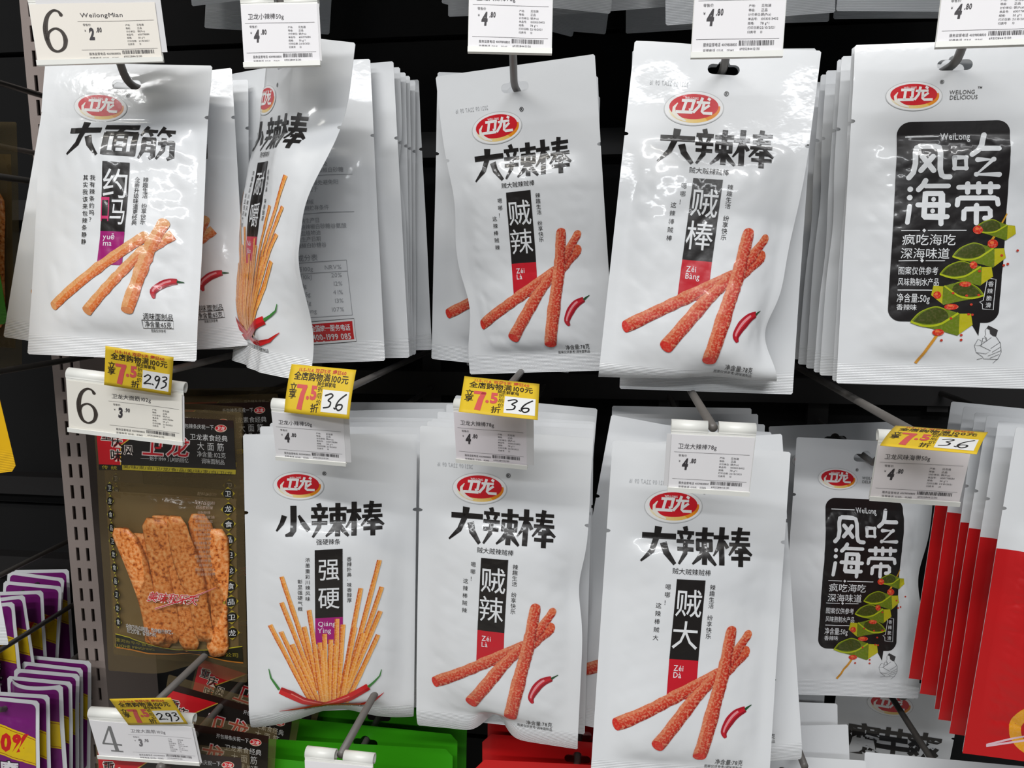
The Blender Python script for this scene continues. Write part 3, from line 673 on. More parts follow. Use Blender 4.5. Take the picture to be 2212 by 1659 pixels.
# ------------------------------------------------------------------ pouches
def noise2(x, z, seed, k0, n=10, ridged=True):
    rs = np.random.RandomState(seed); out = np.zeros_like(x)
    for i in range(n):
        a = rs.rand() * 2 * math.pi; k = k0 * (.6 + 1.2 * rs.rand()); ph = rs.rand() * 6.28
        ph2 = .8 * np.sin(x * k0 * .37 * rs.randn() + z * k0 * .37 * rs.randn() + rs.rand() * 6)
        s = np.sin(k * (x * math.cos(a) + z * math.sin(a)) + ph + ph2)
        out += (1 - np.sqrt(s * s + .02)) ** 2 - .30 if ridged else s
    return out / n
def sstep(a, b, x):
    t = np.clip((x - a) / (b - a), 0, 1); return t * t * (3 - 2 * t)
class Sheet:
    """pouch surface: x across, z down from the top edge, side -1 front / +1 back"""
    def __init__(s, W, H, fill=.007, top=.068, foot=.017, seam=.008, wrinkle=.0011, seed=1, deform=(), corner=1.0):
        s.__dict__.update(locals())
    def thick(s, x, z):
        u = np.abs(x) / (s.W/2 - s.seam); zt, zb = -s.top, -(s.H - s.foot)
        w = np.abs((z - (zt+zb)/2) / ((zt-zb)/2))
        a = np.clip(1 - u ** 3.2, 0, 1) ** 1.5 * np.clip(1 - w ** 9, 0, 1) ** 1.6
        return a
    def P(s, x, z, side=-1, off=0.0):
        a = s.thick(x, z)
        edge = np.clip(a * 3, 0, 1) * (1.25 - .75 * a)
        wr = s.wrinkle * (noise2(x, z, s.seed, 150) * 1.9 * edge + 1.6 * noise2(x, z, s.seed + 7, 60, 6, False) * np.clip(a*2, 0, 1))
        soft = .0016 * noise2(x, z, s.seed + 31, 28, 5, False) * sstep(0, .05, -z)
        y = side * (s.fill * a + .00012 + off) + soft + (wr if side < 0 else -wr * .6)
        Q = np.stack([x, y, z], -1)
        for d in s.deform: Q = d(Q)
        return Q
    def N(s, x, z, side=-1):
        e = 2e-4
        a = s.P(x + e, z, side) - s.P(x - e, z, side); b = s.P(x, z + e, side) - s.P(x, z - e, side)
        n = np.cross(a, b); n /= np.linalg.norm(n, axis=1)[:, None] + 1e-12
        return n if side < 0 else -n

def bend_foot(z0, ang, length, xs=0.0, k=1.0):
    """foot curls backwards (ang > 0) below z0; xs skews the start across the width"""
    def f(Q):
        Q = Q.copy(); st = z0 + xs * Q[:, 0]; t = np.maximum(0, st - Q[:, 2])
        a = ang * np.clip(t / length, 0, 1.2); tt = np.minimum(t, 10)
        m = t > 0
        Q[m, 1] += (tt * np.sin(a * .6))[m]; Q[m, 2] += (tt * (1 - np.cos(a * .6)))[m]
        return Q
    return f
def bend_head(z0, ang, length):
    def f(Q):
        Q = Q.copy(); t = np.maximum(0, Q[:, 2] - z0); a = ang * np.clip(t / length, 0, 1.2)
        Q[:, 1] += t * np.sin(a * .6); Q[:, 2] -= t * (1 - np.cos(a * .6)); return Q
    return f
def bow(R, x0=0.0):
    """bowed about a vertical axis, R > 0: side edges go back"""
    def f(Q):
        Q = Q.copy(); x = Q[:, 0] - x0; a = x / R; y = Q[:, 1].copy()
        Q[:, 0] = x0 + (R - y * np.sign(R) * 0) * np.sin(a) ; Q[:, 1] = y + R * (1 - np.cos(a)); return Q
    return f
def pinch(x1, z0, sz, amt, back=0.0, wide=.03):
    """side edge at x1 drawn inwards around height z0"""
    def f(Q):
        Q = Q.copy(); g = np.exp(-((Q[:, 2] - z0) / sz) ** 2); h = np.clip(1 - np.abs(Q[:, 0] - x1) / wide, 0, 1) ** 1.3
        Q[:, 0] -= math.copysign(1, x1) * amt * g * h; Q[:, 1] += back * g * h; return Q
    return f
def buckle(x0, sx, z0, amt, lift=.0):
    """foot pushed back at x0"""
    def f(Q):
        Q = Q.copy(); g = np.exp(-((Q[:, 0] - x0) / sx) ** 2) * sstep(z0, z0 - .03, Q[:, 2]); Q[:, 1] += amt * g; Q[:, 2] += lift * g; return Q
    return f
def wave(amp, kx, ph, z0, z1):
    def f(Q):
        Q = Q.copy(); Q[:, 1] += amp * np.sin(kx * Q[:, 0] + ph) * sstep(z0, z1, Q[:, 2]); return Q
    return f
def flap(x0, ang, width, z0, z1):
    """the part beyond x0 swings forward (towards the viewer)"""
    def f(Q):
        Q = Q.copy(); t = np.maximum(0, (Q[:, 0] - x0) * math.copysign(1, width)); a = ang * np.clip(t / abs(width), 0, 1.3) * sstep(z0, z1, Q[:, 2])
        Q[:, 1] -= t * np.sin(a * .7); Q[:, 0] -= math.copysign(1, width) * t * (1 - np.cos(a * .7)); return Q
    return f

def outline(W, H, notch, res, rc=.0012):
    pts = []
    def seg(a, b):
        n = max(1, int(round(math.dist(a, b) / res)))
        for k in range(n): pts.append((a[0] + (b[0]-a[0])*k/n, a[1] + (b[1]-a[1])*k/n))
    w = W/2; r = .0014
    def nick(sgn, down):
        for k in range(7):
            a = math.pi * k / 6; dz = math.cos(a) * r * (1 if down else -1); pts.append((sgn * (w - math.sin(a) * r * 2.0), -notch + dz))
    seg((-w+rc, 0), (w-rc, 0)); seg((w-rc, 0), (w, -rc))
    if notch: seg((w, -rc), (w, -notch + r)); nick(1, True); seg((w, -notch - r), (w, -H+rc))
    else: seg((w, -rc), (w, -H+rc))
    seg((w, -H+rc), (w-rc, -H)); seg((w-rc, -H), (-w+rc, -H)); seg((-w+rc, -H), (-w, -H+rc))
    if notch: seg((-w, -H+rc), (-w, -notch - r)); nick(-1, False); seg((-w, -notch + r), (-w, -rc))
    else: seg((-w, -H+rc), (-w, -rc))
    seg((-w, -rc), (-w+rc, 0))
    return pts
def hole_poly(zc, a=.0113, r=.0036, bump=True):
    pts = []
    for k in range(9): t = math.radians(-90 + k*22.5); pts.append((a - r + r*math.cos(t), zc + r*math.sin(t)))
    if bump:
        for k in range(7): t = math.radians(20 + k*140/6); pts.append((.0046*math.cos(t), zc + r*.55 + .0046*math.sin(t)))
    for k in range(9): t = math.radians(90 + k*22.5); pts.append((-a + r + r*math.cos(t), zc + r*math.sin(t)))
    return pts
def inside(poly, X):
    P = np.array(poly); x, y = X[:, 0], X[:, 1]; c = np.zeros(len(X), bool); j = len(P) - 1
    for i in range(len(P)):
        if P[i,1] != P[j,1]:
            c ^= ((P[i,1] > y) != (P[j,1] > y)) & (x < (P[j,0]-P[i,0]) * (y-P[i,1]) / (P[j,1]-P[i,1]) + P[i,0])
        j = i
    return c
FLAT = {}
def flat_sheet(W, H, notch, hole, res, rc=.0012):
    k = (W, H, notch, hole, res, rc)
    if k in FLAT: return FLAT[k]
    out = outline(W, H, notch, res, rc); hp = hole_poly(-hole) if hole else []
    nx, nz_ = int(W/res), int(H/res)
    g = np.stack(np.meshgrid(np.linspace(-W/2, W/2, nx+1)[1:-1], np.linspace(-H, 0, nz_+1)[1:-1]), -1).reshape(-1, 2)
    bd = np.array(out + hp); keep = np.ones(len(g), bool)
    near = np.where((np.abs(g[:,0]) > W/2 - .006) | (np.abs(g[:,1]+hole) < .012))[0] if hole else np.where(np.abs(g[:,0]) > W/2 - .006)[0]
    for i in near: keep[i] = np.min(np.sum((bd - g[i])**2, 1)) > (res*.45)**2
    g = g[keep]
    V = [Vector(p) for p in out + hp] + [Vector(p) for p in g]
    n, m = len(out), len(hp)
    E = [(i, (i+1) % n) for i in range(n)] + [(n+i, n+(i+1) % m) for i in range(m)]
    r = delaunay_2d_cdt(V, E, [], 1, 1e-7)
    P = np.array([v[:] for v in r[0]]); T = np.array(r[2])
    cen = P[T].mean(1); ok = inside(out, cen)
    if hole: ok &= ~inside(hp, cen)
    T = T[ok]
    a = P[T]; ar = (a[:,1,0]-a[:,0,0])*(a[:,2,1]-a[:,0,1]) - (a[:,1,1]-a[:,0,1])*(a[:,2,0]-a[:,0,0]); T = np.where((ar < 0)[:, None], T[:, ::-1], T)
    ed = {}
    for t in T:
        for i in range(3):
            e = (int(t[i]), int(t[(i+1) % 3])); ed[e] = 1
    rim = [e for e in ed if (e[1], e[0]) not in ed]
    FLAT[k] = (P, T, rim); return FLAT[k]

class Design:
    def __init__(s, W, H, art=None, notch=.068, hole=.016, mat=None, base=(226,228,230), rc=.0012, **sheet):
        s.W, s.H, s.art, s.notch, s.hole, s.mat, s.base, s.rc, s.sheet = W, H, art, notch, hole, mat or M_FILM, base, rc, sheet
def film_mesh(ds, sh, res):
    P, T, rim = flat_sheet(ds.W, ds.H, ds.notch, ds.hole, res, ds.rc); n = len(P)
    F = sh.P(P[:,0], P[:,1], -1); B = sh.P(P[:,0], P[:,1], 1)
    V = np.concatenate([F, B, F, B]); faces = [tuple(t) for t in T] + [tuple(n + t[::-1]) for t in T]
    faces += [(2*n+b_, 2*n+a, 3*n+a, 3*n+b_) for a, b_ in rim]
    used = np.zeros(4*n, bool)
    for f in faces: used[list(f)] = True
    idx = np.cumsum(used) - 1
    me = mesh('film', V[used], [tuple(idx[list(f)]) for f in faces])
    lay = np.concatenate([P]*4)[used]; sealm = (lay[:, 1] < -(ds.H - ds.sheet.get('foot', .017) + .001)).astype(float)
    set_attr(me, ink=lin(ds.base), speck=0.0, lay=lay, seal=sealm)
    me.materials.append(ds.mat); return me
def art_meshes(ds, sh, art, side=-1, mat=None):
    out = []
    for name, items in art.parts.items():
        Vs, Ts, Cs, Ss, Ls, Ns, n = [], [], [], [], [], [], 0
        for P, T, c, sp, ly in items:
            x = P[:, 0] if side < 0 else -P[:, 0]; x = np.clip(x, -ds.W/2, ds.W/2); z = np.clip(P[:, 1], -ds.H, 0)
            Vs.append((x, z, np.full(len(P), .00032 + .00006 * ly))); Ts.append(T + n); n += len(P)
            Cs.append(np.broadcast_to(c, (len(P), 3))); Ss.append(np.full(len(P), sp)); Ls.append(P)
        x = np.concatenate([v[0] for v in Vs]); z = np.concatenate([v[1] for v in Vs]); off = np.concatenate([v[2] for v in Vs])
        base = sh.P(x, z, side); N = sh.N(x, z, side)
        V = base + N * off[:, None]
        me = mesh(name, V, np.concatenate(Ts)); set_attr(me, ink=np.concatenate(Cs), speck=np.concatenate(Ss), lay=np.concatenate(Ls), seal=np.zeros(len(V)))
        if len(me.vertices) == len(N): me.normals_split_custom_set_from_vertices([tuple(v) for v in N])
        me.materials.append(mat or (M_FILM if ds.mat is M_CLEAR else ds.mat)); out.append((name, me))
    return out
SUB = {'badge_lettering': 'brand_badge', 'slogan_lettering': 'slogan_panel', 'panel_lettering': 'black_panel', 'panel_notes': 'black_panel', 'flavour_bubble': 'black_panel', 'header_lettering': 'header_panel', 'band_lettering': 'yellow_band'}
def pouch(ds, pose, label, cat='snack pouch', group=None, res=.0026, art=True, back=None, name='snack_pouch', **kw):
    prm = dict(ds.sheet); prm.update(kw); sh = Sheet(ds.W, ds.H, **prm)
    fm = film_mesh(ds, sh, res)
    if (art and ds.art) or back:
        root = link(name, None); root.empty_display_size = .02; root.matrix_world = pose.m()
        link('film', fm, root)
        made = {}
        for nm, me in (art_meshes(ds, sh, ds.art) if art and ds.art else []): made[nm] = link(nm, me, made.get(SUB.get(nm), root))
        if back:
            for nm, me in art_meshes(ds, sh, back, 1): link(nm, me, root)
    else:
        root = link(name, fm); root.matrix_world = pose.m()
    if ds.mat is M_CLEAR:                       # tinted inner face of the rear film
        n = 16; xs = np.linspace(-ds.W/2+.007, ds.W/2-.007, n+1); zs = np.linspace(-sh.top, -(ds.H-sh.foot), n+1)
        X, Z = [a.ravel() for a in np.meshgrid(xs, zs)]; V = sh.P(X, Z, 1); V[:, 1] -= .0010 * sh.thick(X, Z)
        me = mesh('rear_tint', V, [(j*(n+1)+i, (j+1)*(n+1)+i, (j+1)*(n+1)+i+1, j*(n+1)+i+1) for j in range(n) for i in range(n)])
        set_attr(me, ink=lin((118,100,68)), speck=.0, lay=np.stack([X, Z], 1), seal=np.zeros(len(X))); link('rear_tint', me, root, M_MATTE)
    tag(root, label, cat, group); return root

# ------------------------------------------------------------------ the setting
WALL_Y = .90
def struct(name, V, F, mat):
    o = link(name, mesh(name, V, F, False), None, mat); o['kind'] = 'structure'; return o
V, F = [], []; box(V, F, (-2.6, -3.2, -.05), (2.6, 1.2, 0)); struct('floor', V, F, M_FLOOR)
wall = link('wall_back', None); wall['kind'] = 'structure'
for k in range(9):                                              # horizontal back panels with open joints
    V, F = [], []; box(V, F, (-1.3, WALL_Y, k*.285), (1.3, WALL_Y+.018, k*.285+.279)); link('back_panel', mesh('back_panel', V, F, False), wall, M_BACK)
V, F = [], []; box(V, F, (-1.3, WALL_Y+.02, 0), (1.3, WALL_Y+.03, 2.56)); link('backing_sheet', mesh('backing_sheet', V, F, False), wall, M_BAR)

def upright(xl, xr, yf, label):
    root = link('shelf_upright', None); tag(root, label, 'shelf post', 'slotted shelf uprights')
    w = xr - xl; y1 = WALL_Y; pitch = .0255; sw, shh = .0042, .0165
    out = [(xl, 0), (xr, 0), (xr, 2.5), (xl, 2.5)]; V = [Vector(p) for p in out]; E = [(0,1),(1,2),(2,3),(3,0)]; holes = []
    zz = .62
    while zz < 2.1:
        for f in (.33, .70):
            c = xl + w*f; h = [(c-sw/2, zz), (c+sw/2, zz), (c+sw/2, zz+shh), (c-sw/2, zz+shh)]; b_ = len(V)
            V += [Vector(p) for p in h]; E += [(b_,b_+1),(b_+1,b_+2),(b_+2,b_+3),(b_+3,b_)]; holes.append((c, zz+shh/2))
        zz += pitch
    r = delaunay_2d_cdt(V, E, [], 1, 1e-7); P = np.array([v[:] for v in r[0]]); T = np.array(r[2]); cen = P[T].mean(1)
    hb = np.array(holes); ok = [not np.any((np.abs(hb[:,0]-c[0]) < sw/2) & (np.abs(hb[:,1]-c[1]) < shh/2)) for c in cen]; T = T[ok]; n = len(P)
    VV = [(p[0], yf, p[1]) for p in P] + [(p[0], yf+.002, p[1]) for p in P]
    a = P[T]; ar = (a[:,1,0]-a[:,0,0])*(a[:,2,1]-a[:,0,1]) - (a[:,1,1]-a[:,0,1])*(a[:,2,0]-a[:,0,0]); T = np.where((ar < 0)[:, None], T[:, ::-1], T)
    FF = [tuple(t) for t in T] + [tuple(n+t[::-1]) for t in T]
    ed = {(int(t[i]), int(t[(i+1) % 3])) for t in T for i in range(3)}
    FF += [(b_, a_, n+a_, n+b_) for a_, b_ in ed if (b_, a_) not in ed]
    link('slotted_face', mesh('slotted_face', VV, FF, False), root, M_POST)
    for x in (xl, xr-.002):
        V2, F2 = [], []; box(V2, F2, (x, yf+.002, 0), (x+.002, y1, 2.5)); link('side_flange', mesh('side_flange', V2, F2, False), root, M_POST)
    return root
ux0 = at_y(128, 960, .80)[0]; ux1 = at_y(187, 960, .80)[0]
upright(ux0, ux1, .80, 'grey slotted steel shelf post beside the purple pouches')
for z_, lb in ((1.587, 'charcoal back rail carrying the upper row of pegs'), (1.315, 'charcoal back rail carrying the middle row of pegs'), (1.03, 'charcoal back rail carrying the lowest row of pegs'), (1.94, 'charcoal back rail above the upper row of pegs')):
    V, F = [], []; box(V, F, (ux1 + .001, WALL_Y-.022, z_-.014), (1.25, WALL_Y, z_+.014)); tag(link('back_rail', mesh('back_rail', V, F, False), None, M_BAR), lb, 'rail', 'back rails')
for z_, lb in ((1.52, 'charcoal back rail beyond the slotted post, high up'), (1.17, 'charcoal back rail behind the loose stack of purple pouches'), (1.06, 'charcoal back rail behind the purple pouches printed 20%')):
    V, F = [], []; box(V, F, (-1.25, WALL_Y-.022, z_-.012), (ux0 - .001, WALL_Y, z_+.012)); tag(link('back_rail', mesh('back_rail', V, F, False), None, M_BAR), lb, 'rail', 'back rails')

# ------------------------------------------------------------------ price tags, slips, pegs
def sheet_xy(w, h, nx, nz_, fn, thick=.0003):
    """thin curved card: fn(x, z) gives the point"""
    V, F = [], []
    for s_ in (0, 1):
        for j in range(nz_+1):
            for i in range(nx+1):
                p = np.array(fn(-w/2 + w*i/nx, -h*j/nz_), float); p[1] += thick*s_; V.append(p)
    n = (nx+1)*(nz_+1)
    for j in range(nz_):
        for i in range(nx):
            a = j*(nx+1)+i; q = (a, a+nx+1, a+nx+2, a+1); F.append(q); F.append(tuple(n+k for k in q[::-1]))
    for j in range(nz_):
        for i in (0, nx):
            a = j*(nx+1)+i; b_ = a+nx+1; F.append((a, b_, n+b_, n+a) if i else (b_, a, n+a, n+b_))
    for i in range(nx):
        for j in (0, nz_):
            a = j*(nx+1)+i; F.append((a, a+1, n+a+1, n+a) if j == 0 else (a+1, a, n+a, n+a+1))
    return V, F
def art_on(art, fn, root, mat, off=.00015):
    for name, items in art.parts.items():
        Vs, Ts, Cs, n = [], [], [], 0
        for P, T, c, sp, ly in items:
            for p in P: q = np.array(fn(p[0], p[1]), float); q[1] -= off + .00003*ly; Vs.append(q)
            Ts.append(T + n); n += len(P); Cs.append(np.broadcast_to(c, (len(P), 3)))
        me = mesh(name, Vs, np.concatenate(Ts), False); set_attr(me, ink=np.concatenate(Cs)); link(name, me, root, mat)
TAGINK = (58, 54, 58)
def digit_six(p, c, h, colr, layer=2):
    x, y = c; s_ = h/2
    pts = [(x+.42*s_, y-.80*s_),(x+.30*s_, y-.97*s_),(x+.05*s_, y-1.0*s_),(x-.25*s_, y-.72*s_),(x-.42*s_, y-.2*s_),(x-.42*s_, y+.35*s_),(x-.28*s_, y+.82*s_),(x+.02*s_, y+.98*s_),(x+.34*s_, y+.80*s_),(x+.46*s_, y+.40*s_),(x+.34*s_, y+.02*s_),(x+.04*s_, y-.14*s_),(x-.28*s_, y+.04*s_),(x-.40*s_, y+.40*s_)]
    p.ribbon(sm(pts), smw([h*f for f in (.09,.05,.06,.09,.12,.12,.09,.05,.08,.11,.08,.05,.06,.08)]), colr, cap=True, layer=layer)
def digit_four(p, c, h, colr, layer=2):
    x, y = c; s_ = h/2
    p.ribbon([(x+.12*s_, y-s_),(x-.55*s_, y+.45*s_)], h*.05, colr, layer=layer); p.ribbon([(x-.58*s_, y+.42*s_),(x+.6*s_, y+.42*s_)], h*.06, colr, layer=layer)
    p.ribbon([(x+.14*s_, y-1.02*s_),(x+.22*s_, y+.92*s_)], [h*.09, h*.11], colr, layer=layer); p.ribbon([(x-.16*s_, y+.96*s_),(x+.58*s_, y+.96*s_)], h*.05, colr, layer=layer)
def label_art(W, H, name, price, rows, x0=0.0, x1=1.0, big=None, faint=0):
    p = Print(W, H, [(0,0),(W*1000,0),(0,H*1000),(W*1000,H*1000)], cell=.02)
    ox, ow, hh = x0*W*1000, (x1-x0)*W*1000, H*1000
    X = lambda f: ox + ow*f; Y = lambda f: hh*f
    k = tuple(int(v + (205-v)*faint) for v in TAGINK)
    p.part('label_lettering')
    p.text((X(.09), Y(.20)), name, k, h=hh*.105, align='l', w=ow*min(.50, .056*len(name)+.02), layer=1)
    for yy in (.31, .80): p.ribbon([(X(.05), Y(yy)), (X(.95), Y(yy))], .16, k, layer=1)
    p.text((X(.105), Y(.37)), '零售价', k, h=hh*.045, align='l', layer=1); p.text((X(.125), Y(.47)), '¥', k, h=hh*.05, layer=1)
    p.text((X(.20), Y(.515)), price[0], k, h=hh*.27, sx=.62, bold=.05, slant=.06, layer=1); p.text((X(.25), Y(.455)), price[1], k, h=hh*.115, align='l', sx=.62, bold=.03, slant=.05, layer=1)
    for i, (a, b_) in enumerate(rows):
        p.text((X(.60), Y(.385+i*.055)), a, k, h=hh*.038, align='l', layer=1); p.text((X(.735), Y(.385+i*.055)), b_, k, h=hh*.042, align='l', layer=1)
    p.text((X(.13), Y(.87)), '服务监督电话 4009808800', k, h=hh*.05, align='l', w=ow*.37, layer=1); p.text((X(.13), Y(.945)), '监督电话 12315、12345', k, h=hh*.05, align='l', w=ow*.34, layer=1)
    p.text((X(.53), Y(.925)), '6935284412130', k, h=hh*.045, align='l', w=ow*.22, layer=1)
    p.part('barcode'); rs = random.Random(len(name)*7+int(W*1e4)); x = .52
    while x < .90:
        w = rs.choice((.004, .004, .007, .010)); p.poly([(X(x),Y(.82)),(X(x+w),Y(.82)),(X(x+w),Y(.885)),(X(x),Y(.885))], k, layer=1); x += w + rs.choice((.004, .005, .009))
    if big:
        p.part('row_number'); (digit_six if big == '6' else digit_four)(p, (W*1000*.175, hh*.47), hh*.70, (62,54,48) if big == '6' else (124,124,124))
    return p
ROWS78 = [('产地:','见包装'),('等级:','正品'),('计价单位:','袋(Pcs)'),('单品号:','10030313402'),('规格:','78 g*1'),('打印日期:','22/10/2021'),('归类号','13')]
ROWS50 = [('产地:','见包装'),('等级:','正品'),('计价单位:','袋(Pcs)'),('单品号:','600778584'),('规格:','50 g*1'),('打印日期:','21/10/2021'),('归类号','13')]
def price_tag(quad, label, name, price=('4', '.80'), rows=ROWS78, W=.050, H=.0385, big=None, x0=0.0, pitch0=0, sp=10, paper=(243,241,243), extra=(.0, .0), faint=0, card=True):
    po = pose_quad(quad, W, H, 0, pitch0, sy=14, sp=sp)
    root = link('price_tag', None); root.empty_display_size = .01; root.matrix_world = po.m(); tag(root, label, 'price tag', 'price tags on the peg ends')
    V, F = [], []; box(V, F, (-W/2, .0004, -H-.001), (W/2, .0014, .0015)); link('back_plate', mesh('back_plate', V, F, False), root, M_HOLD)
    # rolled top rail with a notch for the peg
    for s_ in (-1, 1):
        V, F = [], []; n = 14; xa, xb = sorted((s_*.0032, s_*W/2)); R, t_ = .0042, .0009
        for x in (xa, xb):
            for r_ in (R, R-t_):
                for k in range(n):
                    a = math.radians(205 - k*285/(n-1)); V.append((x, .0040 + r_*-math.cos(a)*-1*1.0, .0032 + r_*math.sin(a)))
        for k in range(n-1):
            F += [(k, k+1, 2*n+k+1, 2*n+k), (n+k+1, n+k, 3*n+k, 3*n+k+1), (k+1, k, n+k, n+k+1), (2*n+k, 2*n+k+1, 3*n+k+1, 3*n+k)]
        F += [(0, n, 3*n, 2*n), (n-1, 3*n-1, 4*n-1, 2*n-1)]
        link('rolled_rail', mesh('rolled_rail', V, F), root, M_HOLD)
    V, F = [], []; box(V, F, (-W/2, -.0016, -H-.0016), (W/2, .0012, -H-.0004)); box(V, F, (-W/2, -.0020, -H-.0016), (W/2, -.0012, -H+.0016)); link('bottom_lip', mesh('bottom_lip', V, F, False), root, M_HOLD)
    fn = lambda x, z: (x, -.0006 + .0004*math.sin(x*90), z)
    if extra[0] or extra[1]:
        V, F = sheet_xy(W*.98, H*.95, 8, 4, lambda x, z: (x+extra[0], -.0001, z+extra[1])); me = mesh('spare_card', V, F, False); set_attr(me, ink=lin((224,223,224))); link('spare_card', me, root, M_PAPER)
    V, F = sheet_xy(W*.985, H*.985, 10, 4, fn); me = mesh('paper_label', V, F, False); set_attr(me, ink=lin(paper)); c = link('paper_label', me, root, M_PAPER)
    art_on(label_art(W, H, name, price, rows, x0=x0, big=big, faint=faint), fn, c, M_PAPER)
    return po
def slip(quad, label, num, bend=0.0, pitch0=-20, H=.0325, fold=0.0, sp=30, W=.0475, skew=0.0):
    po = pose_quad(quad, W, H, 0, pitch0, sy=14, sp=sp)
    root = link('discount_slip', None); root.empty_display_size = .01; root.matrix_world = po.m(); tag(root, label, 'discount slip', 'yellow discount slips')
    fn = lambda x, z: (x, bend*(((z+H)/H)**2)*.01 + fold*math.sin(x*50)*.001, z)
    V, F = sheet_xy(W, H, 12, 10, fn, .00025); me = mesh('paper', V, F); set_attr(me, ink=lin((226,190,38))); sheet = link('paper', me, root, M_PAPER)
    p = Print(W, H, [(0,0),(100,0),(0,68),(100,68)], cell=.004)
    p.part('offer_lettering'); D = (48,36,20); R_ = (212,86,84)
    p.text((50,6), '11.5-11.6 双周5天 爆狂60', (196,70,50), h=6.5, w=74, bold=.02, layer=1); p.text((50,15), '全店购物满100元', D, h=12.5, w=84, bold=.018, layer=1); p.text((60,24), '除生鲜家电', D, h=7, w=28, bold=.015, layer=1)
    p.text((10,31), '立', D, h=12, bold=.015, layer=1); p.text((10,42), '享', D, h=12, bold=.015, layer=1)
    p.ribbon([(15.5,29.5),(31,29.5)], 5.4, R_, layer=1); p.ribbon([(29,28),(25.5,40),(22.5,62)], [6,7,8], R_, layer=1)
    p.text((40,36), '.5', R_, h=26, w=17, bold=.05, layer=1); p.text((51,29), '折后价', D, h=8, vertical=True, step=[(51.5,31),(51.5,49)], layer=1); p.text((46,58), '折', D, h=13, bold=.012, layer=1)
    p.part('price_box'); p.poly([(56,31),(96,31),(96,62),(56,62)], (236,236,234), layer=1)
    p.part('handwritten_price'); K = (34,32,32)
    if num == '3.6': S = [[(61,39),(69,36),(72,39),(66,45),(70,48),(68,54),(60,56)], [(76,55),(77.5,56)], [(92,35),(83,43),(78.5,52),(82,57.5),(87,55),(87.5,50),(82,50),(78.5,53)]]
    else: S = [[(59,42),(64,38),(68,41),(65,47),(59,54),(64,53),(69,53)], [(71.5,53),(72.5,54)], [(81,39),(77,38),(75,43),(78,46),(81.5,41),(80,50),(77,59)], [(86,38),(91,37),(92,41),(87,45),(91.5,47),(91,53),(85,58)]]
    for s_ in S: p.ribbon(sm(s_), 2.3, K, cap=True, layer=2)
    art_on(p, fn, sheet, M_PAPER)
    return po
def peg(label, rod, y_front, tag_pose=None, wire=None, wall=WALL_Y-.012):
    """display peg: level product rod from the back rail; its tip is bent up to the tag, or a second wire above it carries the tag"""
    root = link('peg_hook', None); root.empty_display_size = .01; tag(root, label, 'peg', 'display pegs')
    pts = [(rod[0], wall, rod[1]), (rod[0], y_front, rod[1])]
    if tag_pose is not None and wire is None: pts += [tuple(tag_pose.w((0, .020, .0015))), tuple(tag_pose.w((0, .0050, .0030)))]
    else: pts = [pts[0], (rod[0], y_front - .004, rod[1]), (rod[0], y_front - .012, rod[1] + .006)]
    V, F = tube(smooth_path(pts), .0029); link('rod', mesh('rod', V, F), root, M_ROD)
    top = rod[1] + .012
    if wire is not None:
        e = tag_pose.w((0, .0045, .0032)) if tag_pose is not None else np.array(wire)
        V, F = tube(smooth_path([(e[0], wall, e[2] + .001), (e[0], (wall+e[1])/2, e[2] + .001), tuple(e)]), .0029); link('tag_wire', mesh('tag_wire', V, F), root, M_ROD); top = max(top, e[2] + .006)
    V, F = [], []; box(V, F, (rod[0]-.011, wall-.004, rod[1]-.022), (rod[0]+.011, wall+.004, top)); link('mounting_plate', mesh('mounting_plate', V, F, False), root, M_BAR)
    return root
def hang(rod, y, yaw=0, pitch=0, roll=0, hx=0.0, hole=.016):
    """pose of a pouch whose slot rests on the rod at depth y"""
    po = Pose((0,0,0), yaw*D2R, pitch*D2R, roll*D2R); po.pos = np.array([rod[0], y, rod[1]]) - po.R @ np.array([hx, 0, -hole + .0005]); return po
def slot_of(po, hole=.016): return po.w((0, 0, -hole + .0005))
def corner(u, v, d, loc, yaw=0, pitch=0, roll=0):
    po = Pose((0,0,0), yaw*D2R, pitch*D2R, roll*D2R); po.pos = at(u, v, d) - po.R @ np.array(loc, float); return po
def hangp(ref, rod, dy, dyaw=0, dpitch=0, roll=0, hx=0.0, hole=.016):
    """hangs parallel to a pouch in front, dy further back"""
    return hang(rod, slot_of(ref, hole)[1] + dy, math.degrees(ref.ypr[0]) + dyaw, math.degrees(ref.ypr[1]) + dpitch, roll, hx, hole)
ORD = ['second', 'third', 'fourth', 'fifth', 'sixth', 'seventh', 'eighth', 'ninth', 'tenth']

# ------------------------------------------------------------------ designs
ROD_LA = Design(.13, .25, design_rod('辣', ('Zéi', 'Là')), notch=.066)
ROD_BANG = Design(.13, .25, design_rod('棒', ('Zéi', 'Bàng')), notch=.066)
ROD_DA = Design(.13, .25, design_rod('大', ('Zéi', 'Dà')), notch=.066)
THIN_Q = Design(.13, .245, design_thin('强硬辣条', '强硬', ('Qiáng', 'Yìng')), notch=.061)
THIN_N = Design(.13, .245, design_thin('耐嚼辣条', '耐嚼', ('Nài', 'Jiáo'), (196,60,80)), notch=.061)
THIN_BLANK = Design(.13, .245, None, notch=.061)
WHEAT = Design(.13, .222, design_wheat(), notch=.040, top=.045, foot=.016, fill=.0065)
KELP = Design(.13, .236, design_kelp(), notch=.052, top=.062, foot=.016, fill=.0055, mat=M_FILM)
CLEAR = Design(.125, .238, design_clear(), notch=0, mat=M_CLEAR, base=(150,132,98), top=.074, foot=.022, fill=.0075, wrinkle=.0016)
CLEAR_BLANK = Design(.125, .238, None, notch=0, mat=M_CLEAR, base=(150,132,98), top=.074, foot=.022, fill=.0075, wrinkle=.0016)
